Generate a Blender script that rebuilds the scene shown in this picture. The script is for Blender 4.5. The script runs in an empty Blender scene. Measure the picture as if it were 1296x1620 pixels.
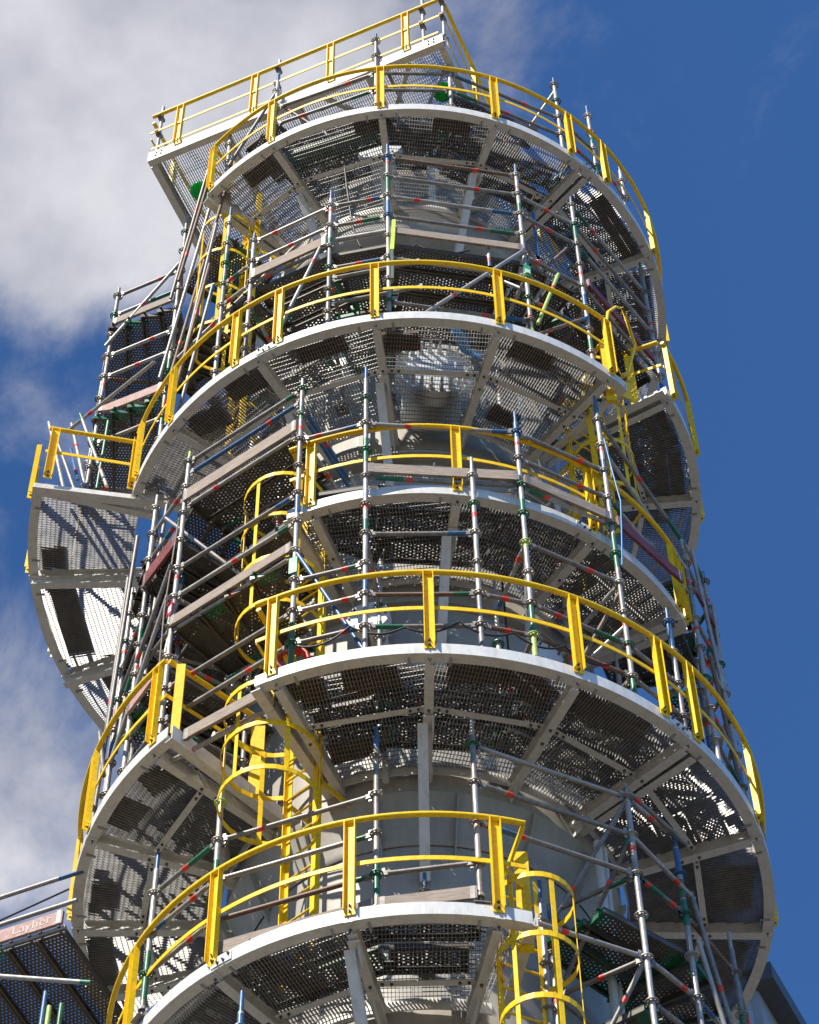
import bpy, math, random
from mathutils import Vector as V, Matrix
random.seed(11)
sin, cos, rad, deg, pi = math.sin, math.cos, math.radians, math.degrees, math.pi
S = bpy.context.scene
COL = S.collection

# ------------------------------------------------------------------ camera
cam_d = bpy.data.cameras.new('camera'); cam = bpy.data.objects.new('camera', cam_d); COL.objects.link(cam)
cam_d.sensor_fit = 'VERTICAL'; cam_d.sensor_height = 36; cam_d.lens = 4000 / 1620 * 36
cam_d.clip_start = .1; cam_d.clip_end = 4000
rr = V((0.99972234, 0.02029676, -0.01196988)); uu = V((0.0234952, -0.81999564, 0.57188733)); ff = V((-0.00179221, 0.57200978, 0.82024484))
M = Matrix.Identity(4)
for i in range(3):
    M[i][0], M[i][1], M[i][2] = rr[i], uu[i], -ff[i]
M[0][3], M[1][3], M[2][3] = 0, -18.3625, 1.6
cam.matrix_world = M
S.camera = cam

# ------------------------------------------------------------------ sun, sky, exposure
SUN_AZ, SUN_EL = -40, 48          # azimuth round the tower: 0 faces the camera, negative is left
sd = V((sin(rad(SUN_AZ)) * cos(rad(SUN_EL)), -cos(rad(SUN_AZ)) * cos(rad(SUN_EL)), sin(rad(SUN_EL))))
sun_d = bpy.data.lights.new('sun', 'SUN'); sun_d.energy = 5.0; sun_d.angle = rad(.53); sun_d.color = (1, .945, .85)
sun = bpy.data.objects.new('sun', sun_d); COL.objects.link(sun); sun.location = (-30, -30, 60)
sun.rotation_euler = sd.to_track_quat('Z', 'Y').to_euler()
W = bpy.data.worlds.new('World'); S.world = W; W.use_nodes = True
nt = W.node_tree; N = nt.nodes; Lk = nt.links; N.clear()
def nd(t, **k):
    n = N.new(t)
    for a, b in k.items(): setattr(n, a, b)
    return n
out = nd('ShaderNodeOutputWorld'); mixs = nd('ShaderNodeMixShader'); b1 = nd('ShaderNodeBackground'); b2 = nd('ShaderNodeBackground')
sky = nd('ShaderNodeTexSky', sky_type='NISHITA', sun_disc=False, sun_elevation=rad(SUN_EL), sun_rotation=rad(180 + SUN_AZ), altitude=1800, air_density=1.0, dust_density=.1, ozone_density=5.0)
b1.inputs['Strength'].default_value = .095; b2.inputs['Strength'].default_value = 1
tint = nd('ShaderNodeVectorMath', operation='MULTIPLY'); tint.inputs[1].default_value = (.62, .97, 1.26)   # a clear deep blue day
Lk.new(sky.outputs[0], tint.inputs[0]); Lk.new(tint.outputs[0], b1.inputs['Color'])
tc = nd('ShaderNodeTexCoord')
def wmath(op, a, b=None, clamp=False):
    n = nd('ShaderNodeMath', operation=op, use_clamp=clamp)
    for i, x in enumerate((a, b)):
        if x is None: continue
        if isinstance(x, (int, float)): n.inputs[i].default_value = x
        else: Lk.new(x, n.inputs[i])
    return n.outputs[0]
no = nd('ShaderNodeTexNoise'); no.inputs['Scale'].default_value = 11; no.inputs['Detail'].default_value = 9; no.inputs['Roughness'].default_value = .64; no.inputs['Distortion'].default_value = .35
Lk.new(tc.outputs['Generated'], no.inputs['Vector'])
def bank(d, inner, outer):        # one cloud bank about a world direction
    dp = nd('ShaderNodeVectorMath', operation='DOT_PRODUCT'); Lk.new(tc.outputs['Generated'], dp.inputs[0]); dp.inputs[1].default_value = V(d).normalized()
    mr = nd('ShaderNodeMapRange', interpolation_type='SMOOTHSTEP'); Lk.new(dp.outputs['Value'], mr.inputs[0])
    mr.inputs[1].default_value = cos(rad(outer)); mr.inputs[2].default_value = cos(rad(inner)); mr.inputs[3].default_value = 0; mr.inputs[4].default_value = 1
    return mr.outputs[0]
banks = None
for d, i0, o0, w in (((-.095, .407, .908), 1.5, 7, .85), ((-.135, .445, .885), .5, 4.6, .6), ((-.004, .405, .914), 0, 4.5, .5), ((.064, .423, .904), 0, 3.4, .2), ((-.155, .64, .752), .5, 5, .66), ((-.156, .52, .84), 0, 6, .36), ((.117, .46, .875), 0, 4.5, .0), ((.119, .537, .835), 0, 4, .08),
                     ((-.5, .3, .8), 6, 18, .5), ((-.7, .3, .45), 5, 20, .45), ((.5, .8, .3), 4, 18, .5), ((.6, -.6, .6), 5, 18, .4)):
    x = wmath('MULTIPLY', bank(d, i0, o0), w)
    banks = x if banks is None else wmath('ADD', banks, x)
banks = wmath('MINIMUM', banks, 1.0)
dens = wmath('ADD', wmath('MULTIPLY', wmath('SUBTRACT', no.outputs['Fac'], .5), 1.9), wmath('SUBTRACT', wmath('MULTIPLY', banks, 1.32), .50))
cr = nd('ShaderNodeMapRange', interpolation_type='SMOOTHSTEP'); Lk.new(dens, cr.inputs[0]); cr.inputs[1].default_value = -.28; cr.inputs[2].default_value = .62; cr.inputs[4].default_value = .96
no2 = nd('ShaderNodeTexNoise'); no2.inputs['Scale'].default_value = 10; no2.inputs['Detail'].default_value = 6
Lk.new(tc.outputs['Generated'], no2.inputs['Vector'])
rmp = nd('ShaderNodeValToRGB'); rmp.color_ramp.elements[0].position = .36; rmp.color_ramp.elements[0].color = (.25, .262, .32, 1); rmp.color_ramp.elements[1].position = .62; rmp.color_ramp.elements[1].color = (.54, .54, .575, 1)
Lk.new(no2.outputs['Fac'], rmp.inputs[0]); Lk.new(rmp.outputs[0], b2.inputs['Color'])
Lk.new(cr.outputs[0], mixs.inputs[0]); Lk.new(b1.outputs[0], mixs.inputs[1]); Lk.new(b2.outputs[0], mixs.inputs[2]); Lk.new(mixs.outputs[0], out.inputs[0])
S.view_settings.view_transform = 'Standard'; S.view_settings.look = 'None'; S.view_settings.gamma = 1; S.view_settings.exposure = .5; S.view_settings.use_curve_mapping = False
S.render.engine = 'CYCLES'; S.cycles.max_bounces = 6; S.cycles.diffuse_bounces = 3

# ------------------------------------------------------------------ materials
MATS = {}
def mat(name, base, rough=.5, metal=0., var=.15, dirt=None, dirt_amt=0., scale=6., bump=0., stretch=None, spec=.5):
    m = bpy.data.materials.new(name); m.use_nodes = True; t = m.node_tree; p = t.nodes['Principled BSDF']
    p.inputs['Roughness'].default_value = rough; p.inputs['Metallic'].default_value = metal
    p.inputs['Specular IOR Level'].default_value = spec
    g = t.nodes.new('ShaderNodeNewGeometry'); mp = t.nodes.new('ShaderNodeMapping'); t.links.new(g.outputs['Position'], mp.inputs[0])
    if stretch: mp.inputs['Scale'].default_value = stretch
    n = t.nodes.new('ShaderNodeTexNoise'); n.inputs['Scale'].default_value = scale; n.inputs['Detail'].default_value = 7; n.inputs['Roughness'].default_value = .62
    t.links.new(mp.outputs[0], n.inputs['Vector'])
    r = t.nodes.new('ShaderNodeValToRGB'); e = r.color_ramp.elements
    e[0].position = .3; e[1].position = .7
    e[0].color = tuple(c * (1 - var) for c in base) + (1,); e[1].color = tuple(min(1, c * (1 + var)) for c in base) + (1,)
    t.links.new(n.outputs['Fac'], r.inputs[0]); colr = r.outputs[0]
    if dirt:
        n2 = t.nodes.new('ShaderNodeTexNoise'); n2.inputs['Scale'].default_value = scale * 2.7; n2.inputs['Detail'].default_value = 9; n2.inputs['Roughness'].default_value = .7
        t.links.new(mp.outputs[0], n2.inputs['Vector'])
        mr = t.nodes.new('ShaderNodeMapRange'); t.links.new(n2.outputs['Fac'], mr.inputs[0]); mr.inputs[1].default_value = .47; mr.inputs[2].default_value = .68; mr.inputs[4].default_value = dirt_amt
        mx = t.nodes.new('ShaderNodeMix'); mx.data_type = 'RGBA'; t.links.new(mr.outputs[0], mx.inputs[0]); t.links.new(colr, mx.inputs[6]); mx.inputs[7].default_value = dirt + (1,)
        colr = mx.outputs[2]
    t.links.new(colr, p.inputs['Base Color'])
    rr_ = t.nodes.new('ShaderNodeMapRange'); t.links.new(n.outputs['Fac'], rr_.inputs[0]); rr_.inputs[3].default_value = max(.05, rough - .12); rr_.inputs[4].default_value = min(1, rough + .15)
    t.links.new(rr_.outputs[0], p.inputs['Roughness'])
    if bump:
        b = t.nodes.new('ShaderNodeBump'); b.inputs['Strength'].default_value = bump; b.inputs['Distance'].default_value = .01
        t.links.new(n.outputs['Fac'], b.inputs['Height']); t.links.new(b.outputs[0], p.inputs['Normal'])
    MATS[name] = m
    return m
mat('beam_paint', (.70, .685, .64), .42, 0, .06, (.33, .27, .20), .34, 3.2, .03, (1.6, 1.6, .5))
mat('vessel_paint', (.39, .36, .31), .5, 0, .08, (.22, .19, .15), .35, 2.4, .03, (1.6, 1.6, .16))
mat('nozzle_paint', (.62, .62, .60), .45, 0, .08, (.4, .37, .32), .3, 5)
mat('yellow_paint', (.97, .605, .004), .48, 0, .05, (.38, .22, .04), .42, 7, .03, None, .35)
mat('grating_steel', (.37, .36, .345), .5, .3, .25, (.2, .17, .14), .35, 9)
mat('galvanised', (.41, .385, .345), .45, .3, .25, (.22, .17, .13), .55, 8, .05, (1, 1, .4))
mat('galvanised_dark', (.27, .25, .225), .5, .35, .3, (.15, .10, .07), .6, 8, .05)
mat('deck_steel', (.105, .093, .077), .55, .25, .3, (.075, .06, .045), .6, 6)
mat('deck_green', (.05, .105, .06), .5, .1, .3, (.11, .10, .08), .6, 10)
mat('green_paint', (.015, .15, .07), .4, 0, .2, (.25, .25, .23), .3, 12)
mat('blue_paint', (.03, .12, .27), .4, 0, .25, (.28, .28, .27), .35, 12)
mat('lime_paint', (.44, .58, .12), .45, 0, .2, (.3, .28, .22), .4, 12)
mat('rust_tube', (.19, .115, .075), .6, .2, .3, (.3, .28, .25), .4, 9)
mat('red_tape', (.80, .055, .02), .4, 0, .15, (.4, .05, .03), .3, 14)
mat('maroon_board', (.21, .035, .03), .5, 0, .2, (.3, .2, .17), .4, 6)
mat('board_wood', (.34, .27, .21), .8, 0, .38, (.15, .105, .075), .75, 4, .3, (1.2, 1.2, 14))
mat('board_pink', (.42, .25, .205), .75, 0, .15, (.6, .55, .5), .6, 5, .1)
mat('pad_wood', (.17, .095, .05), .85, 0, .3, (.09, .05, .03), .5, 6, .2, (3, 9, 9))
mat('bolt_steel', (.17, .16, .15), .45, .6, .25)
mat('white_bolt', (.6, .59, .55), .45, 0, .12)
mat('hose_red', (.5, .03, .02), .45); mat('tag_green', (.03, .4, .12), .5); mat('strap_lime', (.55, .65, .05), .5)
mat('cable_black', (.03, .03, .03), .5)
mat('blue_sheet', (.03, .25, .55), .4, 0, .2)
mat('white_cloth', (.72, .71, .68), .9, 0, .06)
mat('tag_red', (.62, .04, .05), .5); mat('tag_white', (.8, .8, .78), .5)
mat('cladding', (.40, .42, .44), .45, .3, .08, (.25, .25, .25), .25, 2)
mat('dark_trim', (.10, .105, .11), .5, .2)
mat('gravel', (.10, .085, .065), .95, 0, .25, (.10, .09, .08), .5, 1.2, .3)
mat('letter_white', (.60, .46, .42), .7)
gg = mat('green_glass', (.008, .50, .10), .1, 0, .2, None, 0, 20); t_ = gg.node_tree; tr = t_.nodes.new('ShaderNodeBsdfTranslucent'); tr.inputs[0].default_value = (.01, .75, .16, 1)
mx_ = t_.nodes.new('ShaderNodeMixShader'); mx_.inputs[0].default_value = .4; t_.links.new(t_.nodes['Principled BSDF'].outputs[0], mx_.inputs[1]); t_.links.new(tr.outputs[0], mx_.inputs[2]); t_.links.new(mx_.outputs[0], t_.nodes['Material Output'].inputs[0])

# ------------------------------------------------------------------ mesh builder
class MB:
    def __init__(s): s.v = []; s.f = []; s.m = []; s.sm = []; s.mats = []
    def mi(s, m):
        if m not in s.mats: s.mats.append(m)
        return s.mats.index(m)
    def add(s, vs, fs, m, smooth=False):
        o = len(s.v); s.v.extend([tuple(x) for x in vs]); k = s.mi(m)
        for f in fs: s.f.append([o + i for i in f]); s.m.append(k); s.sm.append(smooth)
    def bar(s, p, q, w, h, up=(0, 0, 1), m='beam_paint', caps=True):          # box section from p to q: w across, h along up
        p, q = V(p), V(q); d = (q - p).normalized(); up = V(up); sd_ = d.cross(up)
        if sd_.length < 1e-6: sd_ = d.cross(V((1, 0, 0)))
        sd_.normalize(); up = sd_.cross(d).normalized()
        vs = [a + sd_ * (w / 2 * i) + up * (h / 2 * j) for a in (p, q) for i, j in ((-1, -1), (1, -1), (1, 1), (-1, 1))]
        fs = [(0, 1, 5, 4), (1, 2, 6, 5), (2, 3, 7, 6), (3, 0, 4, 7)]
        if caps: fs += [(3, 2, 1, 0), (4, 5, 6, 7)]
        s.add(vs, fs, m)
    def prism(s, prof, p, q, up=(0, 0, 1), m='beam_paint'):                    # closed (side, up) outline swept p to q
        p, q = V(p), V(q); d = (q - p).normalized(); sd_ = d.cross(V(up)).normalized(); u2 = sd_.cross(d)
        n = len(prof); vs = [a + sd_ * x + u2 * y for a in (p, q) for x, y in prof]
        s.add(vs, [(i, (i + 1) % n, n + (i + 1) % n, n + i) for i in range(n)] + [tuple(range(n))[::-1], tuple(range(n, 2 * n))], m)
    def tube(s, p, q, r, n=10, m='galvanised', r2=None, caps=True):
        p, q = V(p), V(q); r2 = r if r2 is None else r2
        d = (q - p).normalized(); a = d.orthogonal().normalized(); b = d.cross(a)
        vs = [p + (a * cos(2 * pi * i / n) + b * sin(2 * pi * i / n)) * r for i in range(n)] + [q + (a * cos(2 * pi * i / n) + b * sin(2 * pi * i / n)) * r2 for i in range(n)]
        s.add(vs, [(i, (i + 1) % n, n + (i + 1) % n, n + i) for i in range(n)], m, True)
        if caps: s.add(vs, [tuple(range(n))[::-1], tuple(range(n, 2 * n))], m)
    def path(s, pts, r, n=8, m='yellow_paint', closed=False):
        pts = [V(p) for p in pts]; k = len(pts); rings = []; ref = None
        for i in range(k):
            d = (pts[(i + 1) % k] - pts[i - 1]) if closed or 0 < i < k - 1 else (pts[1] - pts[0] if i == 0 else pts[-1] - pts[-2])
            d.normalize()
            a = d.orthogonal() if ref is None else ref - d * ref.dot(d)
            a.normalize(); ref = a; b = d.cross(a)
            rings += [pts[i] + (a * cos(2 * pi * j / n) + b * sin(2 * pi * j / n)) * r for j in range(n)]
        fs = []
        for i in range(k if closed else k - 1):
            o, o2 = i * n, ((i + 1) % k) * n
            fs += [(o + j, o + (j + 1) % n, o2 + (j + 1) % n, o2 + j) for j in range(n)]
        s.add(rings, fs, m, True)
        if not closed: s.add(rings, [tuple(range(n))[::-1], tuple(range((k - 1) * n, k * n))], m)
    def arc(s, prof, a0, a1, R, z, m='beam_paint', step=2.5, smooth=False, center=(0, 0)):   # closed (dr, dz) outline swept round the axis
        k = max(2, int(abs(a1 - a0) / step) + 1); n = len(prof); full = abs(abs(a1 - a0) - 360) < 1e-6
        vs = []
        for i in range(k + (0 if full else 1)):
            a = rad(a0 + (a1 - a0) * i / k)
            vs += [(center[0] + (R + dr) * sin(a), center[1] - (R + dr) * cos(a), z + dz) for dr, dz in prof]
        fs = []
        for i in range(k):
            o, o2 = i * n, ((i + 1) % k if full else i + 1) * n
            fs += [(o + j, o + (j + 1) % n, o2 + (j + 1) % n, o2 + j) for j in range(n)]
        s.add(vs, fs, m, smooth)
        if not full: s.add(vs, [tuple(range(n))[::-1], tuple(range(k * n, k * n + n))], m)
    def lathe(s, prof, c, ax, n=32, m='vessel_paint', smooth=True):                # open (r, h) outline turned about ax
        c, ax = V(c), V(ax).normalized(); a = ax.orthogonal().normalized(); b = ax.cross(a)
        vs = [c + ax * h + (a * cos(2 * pi * i / n) + b * sin(2 * pi * i / n)) * r for r, h in prof for i in range(n)]
        fs = [(k * n + i, k * n + (i + 1) % n, (k + 1) * n + (i + 1) % n, (k + 1) * n + i) for k in range(len(prof) - 1) for i in range(n)]
        s.add(vs, fs, m, smooth)
    def mesh(s, name, org=(0, 0, 0)):
        me = bpy.data.meshes.new(name); o = V(org)
        me.from_pydata([tuple(V(x) - o) for x in s.v], [], s.f); me.update()
        for m in s.mats: me.materials.append(MATS[m])
        me.polygons.foreach_set('material_index', s.m); me.polygons.foreach_set('use_smooth', s.sm)
        return me

def P(a, r, z): a = rad(a); return V((r * sin(a), -r * cos(a), z))
def RAD(a): return V((sin(rad(a)), -cos(rad(a)), 0))
def TAN(a): return V((cos(rad(a)), sin(rad(a)), 0))
ORG = {}
def thing(name, label, cat, loc, group=None):
    o = bpy.data.objects.new(name, None); COL.objects.link(o); o.empty_display_size = .2; o.location = loc
    o['label'] = label; o['category'] = cat
    if group: o['group'] = group
    ORG[o.name] = V(loc); return o
def part(name, mb, parent, kind=None, label=None):
    org = ORG[parent.name]
    o = bpy.data.objects.new(name, mb.mesh(name, org) if isinstance(mb, MB) else mb); COL.objects.link(o); o.parent = parent
    ORG[o.name] = org
    if kind: o['kind'] = kind
    if label: o['label'] = label
    return o
def inst(name, me, parent, loc, rot=None, scale=None):                            # a piece that shares its mesh
    o = bpy.data.objects.new(name, me); COL.objects.link(o); o.parent = parent
    o.location = V(loc) - ORG[parent.name]
    if rot is not None: o.rotation_euler = rot
    if scale: o.scale = scale
    return o
def solo(name, mb, label, cat, loc, group=None):
    o = bpy.data.objects.new(name, mb.mesh(name, loc)); COL.objects.link(o); o.location = loc
    o['label'] = label; o['category'] = cat
    if group: o['group'] = group
    ORG[o.name] = V(loc); return o

# shared small pieces
def bolt_mesh(r, h, m):
    b = MB(); b.tube((0, 0, 0), (0, 0, h * .55), r * 1.0, 6, m); b.tube((0, 0, h * .55), (0, 0, h), r * .55, 8, m); b.tube((0, 0, -.002), (0, 0, h * .12), r * 1.35, 10, m)
    return b.mesh('bolt')
BOLT = bolt_mesh(.0125, .03, 'bolt_steel'); NUT = bolt_mesh(.03, .16, 'white_bolt')
def rosette_mesh(m):
    b = MB(); n = 16
    for zz in (0,):
        b.lathe([(.052, -.005), (.066, -.005), (.066, .005), (.052, .005), (.052, -.005)], (0, 0, 0), (0, 0, 1), n, m, False)
        b.lathe([(.027, -.012), (.040, -.009), (.040, .009), (.027, .012)], (0, 0, 0), (0, 0, 1), n, m, False)
    for k in range(8):
        d = V((cos(k * pi / 4), sin(k * pi / 4), 0)); b.bar(d * .038, d * .054, .011 if k % 2 else .017, .009, (0, 0, 1), m, False)
    return b.mesh('rosette')
ROS = {m: rosette_mesh(m) for m in ('galvanised', 'galvanised_dark', 'green_paint', 'blue_paint', 'lime_paint')}

# ------------------------------------------------------------------ ground, far building
g = MB(); g.add([(-900, -900, 0), (900, -900, 0), (900, 900, 0), (-900, 900, 0)], [(0, 1, 2, 3)], 'gravel')
o = bpy.data.objects.new('ground', g.mesh('ground')); COL.objects.link(o); o['kind'] = 'structure'

# ------------------------------------------------------------------ the vessel in the middle
Z = {1: 32.25, 2: 26.81, 3: 23.717, 4: 20.586, 5: 17.638}
Z2B = Z[2] + 1.05
ves = thing('process_vessel', 'tall grey painted steel vessel standing inside the ringed platforms', 'vessel', (0, 0, 0))
b = MB()
b.lathe([(1.82, 0), (1.82, 19.72)], (0, 0, 0), (0, 0, 1), 96); part('lower_shell', b, ves)
b = MB(); b.lathe([(1.835, 19.70), (1.86, 19.73), (1.86, 19.78), (2.05, 20.19), (2.06, 20.23)], (0, 0, 0), (0, 0, 1), 96); part('cone', b, ves)
b = MB(); b.lathe([(2.04, 20.235), (2.04, 26.25), (1.9, 26.4), (1.9, 31.35), (1.75, 31.42)], (0, 0, 0), (0, 0, 1), 96); part('upper_shell', b, ves)
b = MB(); b.lathe([(1.75, 31.4), (2.12, 31.45), (2.12, 31.62), (2.12, 32.05), (1.8, 32.1), (1.8, 33.6), (1.72, 34.1), (1.45, 34.55), (1.0, 34.85), (.5, 35.0), (.001, 35.05)], (0, 0, 0), (0, 0, 1), 96); part('head', b, ves)
for zz, r1 in ((18.9, 1.82), (22.2, 2.04), (25.4, 2.04), (28.3, 1.9), (30.2, 1.9)):
    b = MB(); b.lathe([(r1 - .01, zz - .012), (r1 + .006, zz), (r1 - .01, zz + .012)], (0, 0, 0), (0, 0, 1), 96); part('weld_seam', b, ves)
for zz, r1, w in ((26.0, 2.04, .16), (23.2, 2.04, .10)):
    b = MB(); b.lathe([(r1 - .02, zz), (r1 + w, zz), (r1 + w, zz + .02), (r1 - .02, zz + .02)], (0, 0, 0), (0, 0, 1), 96, 'vessel_paint', False); part('stiffener_ring', b, ves)
for a, z0, z1, r1 in ((-4, 0, 18.9, 1.82), (22, 18.9, 19.7, 1.82), (-14, 20.25, 22.2, 2.04), (27, 22.2, 25.4, 2.04), (-20, 26.4, 28.3, 1.9), (10, 28.3, 30.2, 1.9), (-25, 30.2, 31.3, 1.9)):
    b = MB(); b.bar(P(a, r1 + .001, z0), P(a, r1 + .001, z1), .022, .008, RAD(a), 'vessel_paint'); part('weld_seam', b, ves)
for a in range(-100, 101, 22):
    b = MB(); d, t = RAD(a), TAN(a)
    b.add([d * 1.80 + V((0, 0, 19.45)) + t * s for s in (-.008, .008)] + [d * 1.80 + V((0, 0, 20.1)) + t * s for s in (-.008, .008)] + [d * 2.1 + V((0, 0, 20.2)) + t * s for s in (-.008, .008)] + [d * 2.1 + V((0, 0, 20.12)) + t * s for s in (-.008, .008)],
          [(0, 2, 4, 6), (1, 7, 5, 3), (0, 6, 7, 1), (4, 5, 7, 6)], 'vessel_paint'); part('gusset_plate', b, ves)
for a, r1, z0, z1, rp in ((52, 2.2, 12, 20.2, .045), (55, 2.2, 12, 20.2, .03), (-62, 2.25, 20.3, 31, .06), (48, 2.25, 20.3, 26, .04), (-9, 2.16, 20.3, 23.1, .035), (40, 2.1, 26.5, 31.3, .05)):
    b = MB(); b.path([P(a, r1, z0 + (z1 - z0) * k / 6) for k in range(7)], rp, 10, 'nozzle_paint'); rp_ = part('riser_pipe', b, ves)
    for k in range(1, 6): b = MB(); z = z0 + (z1 - z0) * k / 6; b.bar(P(a, 1.8, z), P(a, r1 + rp, z), .03, .05); b.arc([(-rp - .01, -.02), (rp + .01, -.02), (rp + .01, .02), (-rp - .01, .02)], a - 1.6, a + 1.6, r1, z + .03, 'beam_paint', 1.6); part('pipe_clamp', b, rp_)
# pipe ring under the second platform
b = MB(); b.path([P(a, 2.28, 25.55) for a in range(-60, 71, 4)], .022, 8, 'galvanised'); pr_ = part('pipe_ring', b, ves)
for a in range(-54, 70, 12):
    b = MB(); b.bar(P(a, 2.0, 25.55), P(a, 2.34, 25.55), .02, .04, m='beam_paint'); part('bracket', b, pr_)
# manway nozzle
na = 6.5; nd_ = RAD(na); nc = P(na, 2.5, 27.22)
b = MB(); b.lathe([(.36, -.75), (.36, -.20), (.47, -.16), (.47, -.045), (.36, -.04)], nc, nd_, 48, 'nozzle_paint', False); nz = part('manway_nozzle', b, ves)
b = MB(); b.lathe([(.42, -.035), (.475, -.03), (.475, .06), (.33, .062), (.32, .075), (.001, .08)], nc, nd_, 48, 'nozzle_paint', False); part('blind_flange', b, nz)
q = nd_.to_track_quat('Z', 'Y').to_euler()
for k in range(22):
    t = 2 * pi * k / 22; inst('flange_bolt', NUT, nz, nc + nd_ * .055 + (TAN(na) * cos(t) + V((0, 0, 1)) * sin(t)) * .41, q)
for a, zz, r1, l in ((-22, 27.9, .12, .5), (14, 29.6, .16, .45), (-30, 29.2, .1, .45), (-12, 22.6, .14, .5), (35, 22.4, .12, .45), (-8, 33.1, .18, .6), (30, 33.0, .14, .5)):
    d = RAD(a); c = P(a, 1.9, zz); b = MB()
    b.lathe([(r1, -.15), (r1, l - .05), (r1 * 1.7, l - .05), (r1 * 1.7, l + .06), (r1 * .9, l + .065), (.001, l + .07)], c, d, 24, 'nozzle_paint', False); nn = part('nozzle', b, ves)
    for k in range(8):
        t = 2 * pi * k / 8; inst('flange_bolt', BOLT, nn, c + d * (l + .06) + (TAN(a) * cos(t) + V((0, 0, 1)) * sin(t)) * r1 * 1.4, d.to_track_quat('Z', 'Y').to_euler())
b = MB(); b.add([P(1, 2.06, 29.9), P(18, 2.06, 29.9), P(18, 2.06, 30.5), P(1, 2.06, 30.5), P(1, 1.97, 30.8), P(18, 1.97, 30.8)], [(0, 1, 2, 3), (3, 2, 5, 4)], 'vessel_paint'); part('lug_plate', b, ves)

# ------------------------------------------------------------------ platforms
def grating(mb, a0, a1, ri, ro, z, off=.045, pitch=.034, cross=.055):
    am = (a0 + a1) / 2; half = rad(abs(a1 - a0) / 2); u, t = RAD(am), TAN(am); tn = math.tan(half)
    vm = ro * sin(half) - off
    k = int(vm / pitch)
    for i in range(-k, k + 1):
        v = i * pitch; lo = max(math.sqrt(max(0, ri * ri - v * v)), (abs(v) + off / cos(half)) / tn); hi = math.sqrt(ro * ro - v * v)
        if hi - lo < .03: continue
        mb.bar(u * lo + t * v + V((0, 0, z - .019)), u * hi + t * v + V((0, 0, z - .019)), .0042, .036, m='grating_steel', caps=False)
    x = ri + .03
    while x < ro - .01:
        h = x * tn - off / cos(half); h2 = math.sqrt(max(0, ro * ro - x * x)); h = min(h, h2)
        if h > .03: mb.bar(u * x - t * h + V((0, 0, z - .006)), u * x + t * h + V((0, 0, z - .006)), .0055, .008, m='grating_steel', caps=False)
        x += cross
RING = [(0, 0), (0, -.15), (-.115, -.15), (-.115, -.138), (-.012, -.138), (-.012, 0)]
CH = [(-.042, -.085), (.042, -.085), (.042, -.074), (-.032, -.074), (-.032, .063), (.042, .063), (.042, .074), (-.042, .074)]
IB = [(-.045, -.085), (.045, -.085), (.045, -.074), (.006, -.074), (.006, .063), (.045, .063), (.045, .074), (-.045, .074), (-.045, .063), (-.006, .063), (-.006, -.074), (-.045, -.074)]
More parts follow.
